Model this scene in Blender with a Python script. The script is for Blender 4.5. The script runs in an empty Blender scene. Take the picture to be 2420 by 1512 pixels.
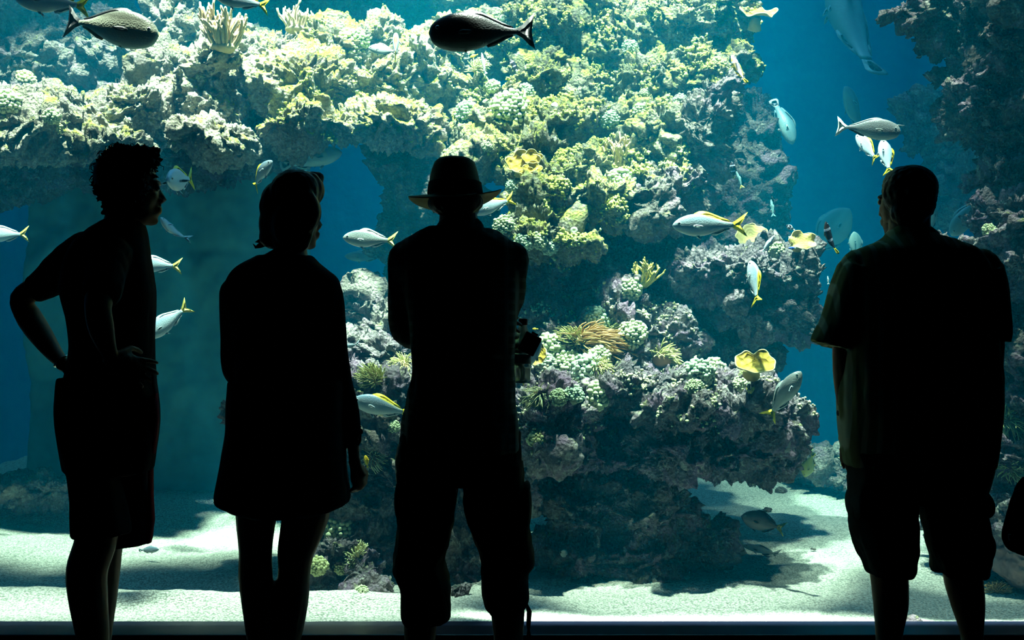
import bpy, bmesh, math, random
import numpy as np
from mathutils import Vector, Matrix, Quaternion
from mathutils.bvhtree import BVHTree

scene = bpy.context.scene
COL = scene.collection
random.seed(7)
F = 2353.0            # focal length in pixels of the 2420 x 1512 photograph (35 mm on full frame)
CAM_H = 1.25
GLASS_Y = 3.9
TANK_L, TANK_R, TANK_B = -4.15, 4.6, 9.2
WATER_TOP = 3.85

def P(px, py, Y):
    """world point seen at a photo pixel, standing at distance Y"""
    return Vector(((px - 1210.0) / F * Y, Y, CAM_H - (py - 756.0) / F * Y))
def S(n, Y):
    return n / F * Y

# ---------------------------------------------------------------- object helpers
def tag(o, label=None, cat=None, group=None, kind=None):
    if label: o['label'] = label
    if cat: o['category'] = cat
    if group: o['group'] = group
    if kind: o['kind'] = kind
    return o
def link(name, me, mat=None, parent=None, smooth=True):
    if mat is not None:
        for m in (mat if isinstance(mat, (list, tuple)) else [mat]):
            me.materials.append(m)
    o = bpy.data.objects.new(name, me)
    COL.objects.link(o)
    if parent is not None: o.parent = parent
    if smooth: me.shade_smooth()
    return o
def empty(name, loc=(0, 0, 0)):
    o = bpy.data.objects.new(name, None)
    o.empty_display_size = 0.05
    o.location = loc
    COL.objects.link(o)
    return o
def mesh_np(name, verts, faces):
    me = bpy.data.meshes.new(name)
    me.from_pydata([tuple(v) for v in verts], [], faces)
    me.update()
    return me
def copy_tree(o, parent=None):
    c = o.copy()
    COL.objects.link(c)
    c.parent = parent
    for ch in list(o.children):
        copy_tree(ch, c)
    return c

class MB:
    """collects closed shapes into one mesh"""
    def __init__(self): self.v = []; self.f = []
    def add(self, verts, faces):
        n = len(self.v)
        self.v.extend([tuple(p) for p in verts])
        self.f.extend([tuple(i + n for i in f) for f in faces])
    def rings(self, rings, cap=True):
        n = len(rings[0]); base = len(self.v); fs = []
        for r in rings: self.v.extend([tuple(p) for p in r])
        for a in range(len(rings) - 1):
            for i in range(n):
                j = (i + 1) % n
                fs.append((base + a*n + i, base + a*n + j, base + (a+1)*n + j, base + (a+1)*n + i))
        if cap:
            fs.append(tuple(base + i for i in reversed(range(n))))
            fs.append(tuple(base + (len(rings)-1)*n + i for i in range(n)))
        self.f.extend(fs)
    def ball(self, c, r, seg=14, rng=8):
        c = Vector(c)
        r = Vector(r) if hasattr(r, '__len__') else Vector((r, r, r))
        rs = []
        for k in range(rng + 1):
            t = -math.pi/2 + math.pi*(k + 0.02) / (rng + 0.04)
            ct, st = math.cos(t), math.sin(t)
            rs.append([c + Vector((r.x*ct*math.cos(a), r.y*ct*math.sin(a), r.z*st)) for a in [2*math.pi*i/seg for i in range(seg)]])
        self.rings(rs)
    def tube(self, pts, radii, seg=8, flat=None):
        """round tube along points; radii scalar list or (side, depth) pairs"""
        pts = [Vector(p) for p in pts]
        rs = []
        up = Vector((0, 1, 0))
        for i, p in enumerate(pts):
            t = (pts[min(i+1, len(pts)-1)] - pts[max(i-1, 0)])
            if t.length < 1e-9: t = Vector((0, 0, 1))
            t.normalize()
            s = t.cross(up)
            if s.length < 1e-3: s = t.cross(Vector((1, 0, 0)))
            s.normalize(); d = s.cross(t)
            r = radii[i]
            a_, b_ = r if hasattr(r, '__len__') else (r, r)
            rs.append([p + s*(a_*math.cos(2*math.pi*k/seg)) + d*(b_*math.sin(2*math.pi*k/seg)) for k in range(seg)])
        self.rings(rs)
    def box(self, lo, hi):
        x0, y0, z0 = lo; x1, y1, z1 = hi
        self.add([(x0,y0,z0),(x1,y0,z0),(x1,y1,z0),(x0,y1,z0),(x0,y0,z1),(x1,y0,z1),(x1,y1,z1),(x0,y1,z1)],
                 [(0,3,2,1),(4,5,6,7),(0,1,5,4),(1,2,6,5),(2,3,7,6),(3,0,4,7)])
    def mesh(self, name):
        me = bpy.data.meshes.new(name)
        me.from_pydata(self.v, [], self.f)
        me.update()
        return me
    def build(self, name, mat, parent=None, smooth=True):
        return link(name, self.mesh(name), mat, parent, smooth)

def remeshed(name, mb, voxel, smooth=0, factor=0.5):
    """fuse the collected closed shapes into one continuous skin"""
    me = mb.mesh(name + '_raw')
    o = bpy.data.objects.new('tmp', me)
    COL.objects.link(o)
    m = o.modifiers.new('r', 'REMESH'); m.mode = 'VOXEL'; m.voxel_size = voxel; m.adaptivity = 0
    if smooth:
        s = o.modifiers.new('s', 'SMOOTH'); s.iterations = smooth; s.factor = factor
    dg = bpy.context.evaluated_depsgraph_get()
    out = bpy.data.meshes.new_from_object(o.evaluated_get(dg))
    out.name = name
    bpy.data.objects.remove(o)
    bpy.data.meshes.remove(me)
    return out

# ---------------------------------------------------------------- numpy noise
def _h(i, j, k, s):
    i = i.astype(np.uint32); j = j.astype(np.uint32); k = k.astype(np.uint32)
    h = i*np.uint32(374761393) + j*np.uint32(668265263) + k*np.uint32(2147483647 & 1274126177) + np.uint32((s*974634599) & 0xffffffff)
    h = (h ^ (h >> np.uint32(13))) * np.uint32(1274126177)
    h = h ^ (h >> np.uint32(16))
    h = h * np.uint32(2246822519)
    return h ^ (h >> np.uint32(15))
_G = np.array([(1,1,0),(-1,1,0),(1,-1,0),(-1,-1,0),(1,0,1),(-1,0,1),(1,0,-1),(-1,0,-1),(0,1,1),(0,-1,1),(0,1,-1),(0,-1,-1),(1,1,0),(-1,1,0),(0,-1,1),(0,-1,-1)], dtype=np.float32)
def perlin(p, seed=0):
    p = np.asarray(p, dtype=np.float64) + 1000.0
    i = np.floor(p).astype(np.int64); f = (p - i).astype(np.float32)
    u = f*f*f*(f*(f*6-15)+10)
    tot = np.zeros(len(p), np.float32)
    for dx in (0, 1):
        wx = u[:, 0] if dx else 1-u[:, 0]
        for dy in (0, 1):
            wy = u[:, 1] if dy else 1-u[:, 1]
            for dz in (0, 1):
                wz = u[:, 2] if dz else 1-u[:, 2]
                g = _G[_h(i[:, 0]+dx, i[:, 1]+dy, i[:, 2]+dz, seed) & np.uint32(15)]
                tot += wx*wy*wz*(g[:, 0]*(f[:, 0]-dx) + g[:, 1]*(f[:, 1]-dy) + g[:, 2]*(f[:, 2]-dz))
    return tot
def fbm(p, oct=4, seed=0, gain=0.5):
    a = 1.0; t = 0; q = np.asarray(p, dtype=np.float64)
    for o in range(oct):
        t = t + a*perlin(q, seed+o*17)
        a *= gain; q = q*2.03 + 3.1
    return t
def worley(p, seed=0):
    p = np.asarray(p, dtype=np.float64) + 1000.0
    i = np.floor(p).astype(np.int64); f = (p - i).astype(np.float32)
    best = np.full(len(p), 9.0, np.float32)
    for dx in (-1, 0, 1):
        for dy in (-1, 0, 1):
            for dz in (-1, 0, 1):
                h = _h(i[:, 0]+dx, i[:, 1]+dy, i[:, 2]+dz, seed)
                ox = (h & np.uint32(1023)).astype(np.float32)/1023
                oy = ((h >> np.uint32(10)) & np.uint32(1023)).astype(np.float32)/1023
                oz = ((h >> np.uint32(20)) & np.uint32(1023)).astype(np.float32)/1023
                d = (dx+ox-f[:, 0])**2 + (dy+oy-f[:, 1])**2 + (dz+oz-f[:, 2])**2
                np.minimum(best, d, out=best)
    return np.sqrt(best)
def get_co(me):
    a = np.empty(len(me.vertices)*3, np.float32); me.vertices.foreach_get('co', a); return a.reshape(-1, 3)
def get_no(me):
    a = np.empty(len(me.vertices)*3, np.float32); me.vertices.foreach_get('normal', a); return a.reshape(-1, 3)
def set_co(me, co):
    me.vertices.foreach_set('co', np.ascontiguousarray(co, dtype=np.float32).ravel()); me.update()

# ---------------------------------------------------------------- node materials
class NT:
    def __init__(self, name):
        self.m = bpy.data.materials.new(name); self.m.use_nodes = True
        self.t = self.m.node_tree; self.t.nodes.clear()
        self.out = self.t.nodes.new('ShaderNodeOutputMaterial')
    def n(self, typ, **kw):
        nd = self.t.nodes.new(typ)
        for k, v in kw.items():
            if k.startswith('_'): setattr(nd, k[1:], v)
            else: nd.inputs[k.replace('__', ' ')].default_value = v
        return nd
    def l(self, a, b): self.t.links.new(a, b)
    def coord(self, kind='Object'):
        return self.n('ShaderNodeTexCoord').outputs[kind]
    def noise(self, vec, scale, detail=4, rough=0.55, dist=0.0):
        nd = self.n('ShaderNodeTexNoise', Scale=scale, Detail=detail, Roughness=rough, Distortion=dist)
        self.l(vec, nd.inputs['Vector']); return nd.outputs['Fac']
    def voro(self, vec, scale, feature='F1'):
        nd = self.n('ShaderNodeTexVoronoi', _feature=feature, Scale=scale)
        self.l(vec, nd.inputs['Vector']); return nd.outputs['Distance']
    def ramp(self, fac, stops, interp='LINEAR'):
        nd = self.n('ShaderNodeValToRGB'); r = nd.color_ramp; r.interpolation = interp
        while len(r.elements) < len(stops): r.elements.new(0.5)
        for e, (p, c) in zip(r.elements, stops):
            e.position = p
            e.color = (c[0], c[1], c[2], 1) if hasattr(c, '__len__') else (c, c, c, 1)
        self.l(fac, nd.inputs['Fac']); return nd.outputs['Color']
    def mix(self, fac, a, b, mode='MIX'):
        nd = self.n('ShaderNodeMix', _data_type='RGBA', _blend_type=mode)
        for sock, val in ((nd.inputs[0], fac), (nd.inputs[6], a), (nd.inputs[7], b)):
            if hasattr(val, 'is_output'): self.l(val, sock)
            elif hasattr(val, '__len__'): sock.default_value = (val[0], val[1], val[2], 1)
            else: sock.default_value = val
        return nd.outputs[2]
    def math(self, op, a, b=0.0, clamp=False):
        nd = self.n('ShaderNodeMath', _operation=op, _use_clamp=clamp)
        for sock, val in ((nd.inputs[0], a), (nd.inputs[1], b)):
            if hasattr(val, 'is_output'): self.l(val, sock)
            else: sock.default_value = val
        return nd.outputs[0]
    def bump(self, height, strength=0.5, dist=0.01, normal=None):
        nd = self.n('ShaderNodeBump', Strength=strength, Distance=dist)
        self.l(height, nd.inputs['Height'])
        if normal is not None: self.l(normal, nd.inputs['Normal'])
        return nd.outputs['Normal']
    def bsdf(self, color, rough=0.8, normal=None, spec=0.2, **kw):
        b = self.n('ShaderNodeBsdfPrincipled')
        if hasattr(color, 'is_output'): self.l(color, b.inputs['Base Color'])
        else: b.inputs['Base Color'].default_value = (*color, 1)
        if hasattr(rough, 'is_output'): self.l(rough, b.inputs['Roughness'])
        else: b.inputs['Roughness'].default_value = rough
        b.inputs['Specular IOR Level'].default_value = spec
        if normal is not None: self.l(normal, b.inputs['Normal'])
        for k, v in kw.items(): b.inputs[k.replace('__', ' ')].default_value = v
        self.l(b.outputs[0], self.out.inputs['Surface'])
        return b

def plain(name, color, rough=0.6, var=0.12, scale=30, spec=0.2, bump=0.0, **kw):
    t = NT(name); v = t.coord()
    n = t.noise(v, scale, 3)
    c = t.mix(n, [x*(1-var) for x in color], [min(1, x*(1+var)) for x in color])
    t.bsdf(c, rough, t.bump(n, bump, 0.004) if bump else None, spec, **kw)
    return t.m
# ================================================================ camera, render look
cam = bpy.data.cameras.new('camera'); cam.sensor_width = 36.0; cam.lens = F / 2420.0 * 36.0
cam.clip_start = 0.05; cam.clip_end = 60
co = bpy.data.objects.new('camera', cam); COL.objects.link(co)
co.location = (0, 0, CAM_H); co.rotation_euler = (math.pi/2, 0, 0)
scene.camera = co
scene.view_settings.view_transform = 'Standard'; scene.view_settings.look = 'None'
scene.view_settings.gamma = 1; scene.view_settings.use_curve_mapping = False
scene.view_settings.exposure = 0.0
cy = scene.cycles
cy.max_bounces = 4; cy.diffuse_bounces = 1; cy.glossy_bounces = 2; cy.transmission_bounces = 4
cy.volume_bounces = 1; cy.transparent_max_bounces = 8
cy.use_denoising = True
cy.use_adaptive_sampling = True; cy.adaptive_threshold = 0.04
cy.sample_clamp_indirect = 4.0
cy.caustics_reflective = False; cy.caustics_refractive = False

w = bpy.data.worlds.new('world'); scene.world = w; w.use_nodes = True
w.node_tree.nodes['Background'].inputs[0].default_value = (0, 0, 0, 1)
w.node_tree.nodes['Background'].inputs[1].default_value = 0.0

# ================================================================ tank lamps and added fill lights
def spot(name, loc, target, power, angle, color, blend=0.35, size=0.12):
    d = bpy.data.lights.new(name, 'SPOT'); d.energy = power; d.spot_size = math.radians(angle)
    d.spot_blend = blend; d.shadow_soft_size = size; d.color = color
    o = bpy.data.objects.new(name, d); COL.objects.link(o); o.location = loc
    v = Vector(target) - Vector(loc); o.rotation_euler = v.to_track_quat('-Z', 'Y').to_euler()
    return o
LAMP = (0.94, 1.0, 0.84)
LZ = 6.6
spot('tank_lamp', (-2.3, 4.5, LZ), (-2.3, 6.33, 1.2), 7200, 31, LAMP, .5)
spot('tank_lamp', (-0.9, 4.5, LZ), (-0.9, 6.33, 1.2), 7200, 31, LAMP, .5)
spot('tank_lamp', (0.5, 4.3, LZ), (0.5, 6.45, 1.2), 4600, 40, LAMP, .15)
spot('tank_lamp', (1.6, 4.4, LZ), (1.5, 6.4, 1.0), 2500, 36, LAMP)
spot('tank_lamp', (2.9, 4.7, LZ), (2.6, 5.4, 0.3), 650, 30, LAMP)
spot('slope_fill', (2.35, 4.3, LZ), (2.4, 4.9, 1.55), 3000, 13, LAMP, .5, .06)  # added narrow spot, brightens the right hand rock slope
spot('ledge_fill', (0.9, 4.7, LZ), (0.78, 4.92, 0.8), 5400, 17, LAMP, .5, .06)  # two added spots, brighten the ledge and the rocks left of it
spot('ledge_fill', (-0.6, 4.75, LZ), (-0.5, 5.0, 0.8), 3200, 15, LAMP, .5, .06)
for x, y, lx, e, sp in ((-2.25, 4.18, 3.8, 18, 8), (2.0, 4.06, 4.4, 30, 4)):  # added light strips that brighten only the sand along the pane
    d = bpy.data.lights.new('strip_fill', 'AREA'); d.shape = 'RECTANGLE'; d.size = lx; d.size_y = 0.05
    d.energy = e; d.color = LAMP; d.spread = math.radians(sp)
    o = bpy.data.objects.new('strip_fill', d); COL.objects.link(o); o.location = (x, y, 4.5)
d = bpy.data.lights.new('fill_panel', 'AREA'); d.shape = 'RECTANGLE'; d.size = 8.0; d.size_y = 4.4  # added soft blue fill, lifts the shadows and the deep water
d.energy = 115; d.color = (0.20, 0.60, 1.0); d.spread = math.radians(110)
o = bpy.data.objects.new('fill_panel', d); COL.objects.link(o); o.location = (0.2, 6.6, 7.0)

# ================================================================ shell: viewing hall and tank
M_hall = plain('hall_plaster', (0.02, 0.022, 0.026), 0.7, bump=0.1)
t = NT('hall_floor'); v = t.coord()
t.bsdf(t.mix(t.noise(v, 6), (0.012, 0.016, 0.03), (0.022, 0.026, 0.045)), 0.45, t.bump(t.noise(v, 60), 0.1, 0.003), 0.3)
M_floor = t.m
t = NT('tank_blue'); v = t.coord()
n1 = t.noise(v, 1.6, 6, 0.62); n2 = t.noise(v, 14, 4)
c = t.ramp(n1, [(0.3, (0.006, 0.17, 0.38)), (0.55, (0.010, 0.22, 0.50)), (0.75, (0.018, 0.29, 0.55))])
c = t.mix(t.math('MULTIPLY', n2, 0.4), c, (0.02, 0.28, 0.38))
t.bsdf(c, 0.85, t.bump(n2, 0.4, 0.02), 0.1)
M_blue = t.m

def struct(name, lo, hi, mat, label=None):
    b = MB(); b.box(lo, hi)
    o = b.build(name, mat, None, False); o['kind'] = 'structure'
    return o
HL, HR, HB, HT = -4.6, 5.0, -2.5, 3.3
struct('floor', (HL, HB, -0.2), (HR, GLASS_Y - 0.06, 0.0), M_floor)
struct('ceiling', (HL, HB, HT), (HR, GLASS_Y - 0.02, HT + 0.15), M_hall)
struct('wall_left', (HL - 0.15, HB, -0.2), (HL, GLASS_Y - 0.02, HT + 0.15), M_hall)
struct('wall_right', (HR, HB, -0.2), (HR + 0.15, GLASS_Y - 0.02, HT + 0.15), M_hall)
struct('wall_back', (HL - 0.15, HB - 0.15, -0.2), (HR + 0.15, HB, HT + 0.15), M_hall)
struct('wall_header', (HL, GLASS_Y - 0.06, 2.72), (HR, GLASS_Y + 0.12, 7.6), M_hall)
t = NT('sill_paint'); v = t.coord()
t.bsdf(t.mix(t.noise(v, 25), (0.003, 0.005, 0.018), (0.006, 0.009, 0.026)), 0.35, None, 0.4)
M_sill = t.m
bm = MB(); bm.box((HL, GLASS_Y - 0.06, -0.2), (HR, GLASS_Y + 0.12, 0.036))
o = bm.build('trim_1', M_sill, None, False); o['kind'] = 'structure'
bv = o.modifiers.new('b', 'BEVEL'); bv.width = 0.006; bv.segments = 2
# the acrylic viewing pane
t = NT('viewing_pane')
lw = t.n('ShaderNodeFresnel', IOR=1.25)
tr = t.n('ShaderNodeBsdfTransparent'); tr.inputs[0].default_value = (0.97, 1.0, 0.99, 1)
gl = t.n('ShaderNodeBsdfGlossy', Roughness=0.02); gl.inputs[0].default_value = (0.8, 0.8, 0.8, 1)
mx = t.n('ShaderNodeMixShader'); t.l(t.math('MULTIPLY', lw.outputs[0], 0.6), mx.inputs[0])
t.l(tr.outputs[0], mx.inputs[1]); t.l(gl.outputs[0], mx.inputs[2]); t.l(mx.outputs[0], t.out.inputs[0])
o = struct('window_1', (HL, GLASS_Y, 0.034), (HR, GLASS_Y + 0.06, 2.74), t.m)
# tank walls
struct('wall_tank_left', (TANK_L - 0.2, GLASS_Y + 0.12, -0.4), (TANK_L, TANK_B, 7.6), M_blue)
struct('wall_tank_right', (TANK_R, GLASS_Y + 0.12, -0.4), (TANK_R + 0.2, TANK_B, 7.6), M_blue)
struct('wall_tank_back', (TANK_L - 0.2, TANK_B, -0.4), (TANK_R + 0.2, TANK_B + 0.2, 7.6), M_blue)
struct('ceiling_tank', (TANK_L - 0.2, GLASS_Y + 0.12, 7.6), (TANK_R + 0.2, TANK_B + 0.2, 7.75), M_hall)
# rough concrete wall closing the cave under the shelf
M_cave = plain('cave_wall', (0.08, 0.28, 0.28), 0.95, 0.7, 3.0, bump=0.6)
xs = np.linspace(P(60, 0, 6.9).x, P(706, 0, 6.9).x, 90); zs = np.linspace(-0.3, 2.7, 130)
Xc, Zc = np.meshgrid(xs, zs); qc = np.stack([Xc.ravel(), np.zeros(Xc.size), Zc.ravel()], 1)
yc = 6.92 + 0.09*fbm(qc*1.6, 4, 41) + 0.03*fbm(qc*7, 3, 43)
fr = np.stack([Xc.ravel(), yc, Zc.ravel()], 1); bk = np.stack([Xc.ravel(), np.full(Xc.size, 7.3), Zc.ravel()], 1)
ix = np.arange(Xc.size).reshape(Xc.shape); q4 = np.stack([ix[:-1, :-1], ix[:-1, 1:], ix[1:, 1:], ix[1:, :-1]], -1).reshape(-1, 4)
N_ = Xc.size; edge = [list(ix[0, :]), list(ix[:, -1]), list(ix[-1, ::-1]), list(ix[::-1, 0])]
sd = [(int(a), int(c), int(c)+N_, int(a)+N_) for e in edge for a, c in zip(e[1:], e[:-1])]
o = link('wall_cave', mesh_np('wall_cave', np.concatenate([fr, bk]), q4.tolist() + (q4[:, ::-1]+N_).tolist() + sd), M_cave)
o['kind'] = 'structure'
# the water itself
t = NT('sea_water')
sc_ = t.n('ShaderNodeVolumeScatter', Density=0.037, Anisotropy=0.0); sc_.inputs['Color'].default_value = (0.0, 0.56, 1.0, 1)
ab = t.n('ShaderNodeVolumeAbsorption', Density=0.13); ab.inputs['Color'].default_value = (0.24, 0.88, 0.90, 1)
ad = t.n('ShaderNodeAddShader'); t.l(sc_.outputs[0], ad.inputs[0]); t.l(ab.outputs[0], ad.inputs[1])
t.l(ad.outputs[0], t.out.inputs['Volume'])
struct('water', (TANK_L + 0.002, GLASS_Y + 0.062, -0.3), (TANK_R - 0.002, TANK_B - 0.002, WATER_TOP), t.m)

# ================================================================ sand bed
xs = np.arange(TANK_L, TANK_R + 0.001, 0.022); ys = np.arange(GLASS_Y + 0.07, TANK_B, 0.022)
X, Y = np.meshgrid(xs, ys)
q = np.stack([X.ravel(), Y.ravel(), np.zeros(X.size)], 1)
def sand_h(x, y):
    q = np.stack([x, y, np.zeros_like(x)], 1)
    h = 0.02 + 0.05*fbm(q*np.array([0.7, 1.1, 1]), 3, 5) + 0.014*fbm(q*4.0, 3, 9) + 0.005*fbm(q*16.0, 2, 11)
    # dip of shaded sand a little behind the glass, on the left half
    left = 1/(1+np.exp((x+0.35)*5))
    h -= left*0.055*np.exp(-((y-4.62-0.10*np.sin(x*2.1))/0.16)**2)
    h += left*0.05*np.exp(-((y-4.28-0.08*np.sin(x*2.6+1))/0.13)**2)
    # raised terrace at the back left
    h += 0.045*(1/(1+np.exp(-(y-6.0-0.15*np.sin(x*1.5))*16)))*(1/(1+np.exp((x+1.2)*4)))
    e = np.clip((y-GLASS_Y-0.07)/0.25, 0, 1)
    return 0.032*(1-e) + h*e + 0.006*e
Z = sand_h(X.ravel(), Y.ravel())
co_ = np.stack([X.ravel(), Y.ravel(), Z], 1)
nx, ny = len(xs), len(ys)
idx = np.arange(nx*ny).reshape(ny, nx)
fc = np.stack([idx[:-1, :-1], idx[:-1, 1:], idx[1:, 1:], idx[1:, :-1]], -1).reshape(-1, 4)
me = mesh_np('sand', co_, fc.tolist())
t = NT('coral_sand'); v = t.coord()
g = t.voro(v, 105); n = t.noise(v, 48, 4, 0.7); n2 = t.noise(v, 2.2, 4)
c = t.ramp(g, [(0.0, (0.92, 0.90, 0.80)), (0.45, (0.66, 0.65, 0.57)), (0.85, (0.24, 0.25, 0.23))])
c = t.mix(t.ramp(n, [(0.46, 0.0), (0.66, 0.8)]), c, (0.22, 0.24, 0.21))
c = t.mix(t.math('MULTIPLY', n2, 0.35), c, (0.55, 0.58, 0.45))
hh = t.math('ADD', t.math('MULTIPLY', n, 0.7), g)
t.bsdf(c, 0.95, t.bump(hh, 0.7, 0.02), 0.05)
o = link('ground_sand', me, t.m); o['kind'] = 'structure'
def sand_z(x, y): return float(sand_h(np.array([x]), np.array([y]))[0])
SAND = o
# ================================================================ reef rocks
def rock_mat(name, tones, pink=0.25, algae=(0.34, 0.36, 0.03), amount=0.3, seed=0.0, pale=0.3):
    t = NT(name)
    mp = t.n('ShaderNodeMapping'); t.l(t.coord(), mp.inputs[0]); mp.inputs['Location'].default_value = (seed*3.1, seed*1.7, seed*2.3)
    v = mp.outputs[0]
    a, b, c_ = tones
    n1 = t.noise(v, 3.2, 8, 0.66, 0.6); n2 = t.noise(v, 9, 6, 0.65, 0.5); n3 = t.noise(v, 34, 5, 0.65)
    col = t.ramp(n1, [(0.32, a), (0.50, b), (0.66, c_)])
    col = t.mix(t.ramp(n3, [(0.40, 0.0), (0.62, 0.7)]), col, [x*0.42 for x in b])
    # coralline crust
    pk = t.math('MULTIPLY', t.ramp(t.noise(v, 5.3, 6, 0.6, 1.0), [(0.50, 0.0), (0.60, 1.0)]), pink)
    col = t.mix(pk, col, (0.30, 0.185, 0.30))
    # pale encrusting growth
    pl = t.math('MULTIPLY', t.ramp(t.noise(v, 17, 5, 0.6, 0.4), [(0.56, 0.0), (0.64, 1.0)]), pale)
    col = t.mix(pl, col, (0.72, 0.74, 0.60))
    # turf algae grow on the upward faces
    geo = t.n('ShaderNodeNewGeometry'); sp = t.n('ShaderNodeSeparateXYZ'); t.l(geo.outputs['Normal'], sp.inputs[0])
    up = t.ramp(sp.outputs['Z'], [(0.0, 0.0), (0.55, 1.0)])
    am = t.ramp(t.math('ADD', n2, amount-0.5), [(0.44, 0.0), (0.54, 1.0)])
    col = t.mix(t.math('MULTIPLY', t.math('MULTIPLY', up, am), 0.9), col, t.mix(n3, [x*0.7 for x in algae], [min(1, x*1.35) for x in algae]))
    vv = t.voro(v, 58); v2 = t.noise(v, 95, 4, 0.75)
    h = t.math('ADD', t.math('MULTIPLY', vv, 0.8), t.math('MULTIPLY', v2, 0.6))
    h = t.math('ADD', h, t.math('MULTIPLY', n3, 0.8))
    t.bsdf(col, 0.92, t.bump(h, 1.0, 0.026), 0.15)
    return t.m
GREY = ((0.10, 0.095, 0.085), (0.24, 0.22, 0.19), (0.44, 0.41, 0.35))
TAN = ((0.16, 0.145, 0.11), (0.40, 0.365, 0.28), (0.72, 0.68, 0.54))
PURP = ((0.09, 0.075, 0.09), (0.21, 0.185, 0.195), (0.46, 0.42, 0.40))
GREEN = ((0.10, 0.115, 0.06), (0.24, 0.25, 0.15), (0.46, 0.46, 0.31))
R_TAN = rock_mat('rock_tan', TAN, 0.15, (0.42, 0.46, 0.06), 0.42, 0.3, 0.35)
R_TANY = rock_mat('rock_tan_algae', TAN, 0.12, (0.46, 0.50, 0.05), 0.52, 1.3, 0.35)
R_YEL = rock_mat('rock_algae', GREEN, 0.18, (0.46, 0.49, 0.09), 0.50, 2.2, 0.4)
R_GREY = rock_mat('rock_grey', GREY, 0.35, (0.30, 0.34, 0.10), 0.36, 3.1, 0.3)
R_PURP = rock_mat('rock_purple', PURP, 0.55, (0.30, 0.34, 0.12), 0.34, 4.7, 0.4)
R_DARK = rock_mat('rock_dark', ((0.05, 0.045, 0.042), (0.115, 0.105, 0.095), (0.22, 0.205, 0.18)), 0.35, (0.16, 0.20, 0.07), 0.36, 5.9, 0.25)  # grey tones halved: shade put into the colour of recessed rocks; pebbles share it

ROCKS = []
def rock(label, blobs, mat, voxel=0.013, amp=1.0, seed=1, lumps=10, cat='rock', group=None, to_sand=False):
    rnd = random.Random(seed)
    b = MB()
    for (px, py, Y, rw, rh, rd) in blobs:
        c = P(px, py, Y); R = Vector((S(rw, Y), rd, S(rh, Y)))
        b.ball(c, R*0.86, 20, 12)
        for k in range(lumps):
            th = rnd.uniform(0, 2*math.pi); ph = math.asin(rnd.uniform(-0.95, 0.95))
            u = Vector((math.cos(ph)*math.cos(th), math.cos(ph)*math.sin(th), math.sin(ph)))
            s = rnd.uniform(0.22, 0.46)*min(R)
            b.ball(c + Vector((u.x*R.x, u.y*R.y, u.z*R.z))*0.80, (s*rnd.uniform(.9, 1.5), s, s*rnd.uniform(.7, 1.1)), 12, 7)
    me = remeshed('reef_rock', b, voxel)
    p = get_co(me); n = get_no(me)
    wp = np.stack([perlin(p*2.5, seed), perlin(p*2.5+9, seed+1), perlin(p*2.5+17, seed+2)], 1)*0.16
    q = p + wp
    d = 0.13*fbm(q*2.6, 3, seed+3)
    d += 0.075*(0.5 - worley(q*4.2, seed+5))
    q2 = q + 0.03*np.stack([perlin(p*9, seed+20), perlin(p*9+7, seed+21), perlin(p*9+13, seed+22)], 1)
    d += 0.050*(0.30 - np.abs(fbm(q2*5.5, 3, seed+6, 0.6)))
    pit = worley(q2*8.0+5, seed+8); d -= 0.085*np.clip((0.40-pit)/0.3, 0, 1)**0.8
    pit2 = worley(q2*18.0+5, seed+18); d -= 0.040*np.clip((0.42-pit2)/0.3, 0, 1)
    d += 0.042*fbm(q2*13, 4, seed+9, 0.72)
    d -= 0.026*np.abs(perlin(p*27, seed+10))
    pit3 = worley(p*36, seed+28); d -= 0.020*np.clip((0.45-pit3)/0.3, 0, 1)
    set_co(me, p + n*(d*amp)[:, None])
    o = link('reef_rock', me, mat)
    tag(o, label, cat, group)
    ROCKS.append(o)
    return o

V = 0.0082
# --- upper shelf on the left
rock('pale rock at the far left end of the sunlit upper shelf', [(-60,320,5.57,150,85,.34),(90,310,5.61,120,70,.30),(20,250,5.83,150,60,.3)], R_TAN, V, 1, 11)
rock('pale craggy shelf rock right above the curly haired man', [(235,305,5.63,120,75,.30),(330,270,5.76,120,85,.32),(180,250,5.83,110,60,.28),(250,350,5.46,120,45,.28)], R_TAN, V, 1, 12)
rock('bright overhanging shelf rock below the cream finger corals', [(500,240,5.87,120,110,.34),(430,170,6.13,95,80,.32),(560,170,6.13,130,90,.34),(500,330,5.54,130,50,.3)], R_TAN, V, 1, 13)
rock('broad shelf rock with yellow algae above the woman', [(720,220,5.94,130,110,.36),(650,140,6.24,110,70,.32),(790,130,6.28,110,80,.34),(740,300,5.65,150,55,.32)], R_TANY, V, 1, 14)
rock('rounded end of the upper shelf above the hat', [(930,210,5.98,110,100,.34),(900,115,6.33,110,75,.3),(1000,190,6.05,80,110,.3),(930,300,5.65,120,60,.3),(1040,130,6.28,80,80,.3)], R_TANY, V, 1, 15)
rock('knobbly rock carrying the large cream finger coral', [(480,95,6.45,90,55,.26),(590,105,6.4,110,50,.26),(700,110,6.4,90,45,.24),(420,50,6.6,60,60,.25)], R_TAN, V, 1, 16)
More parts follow.
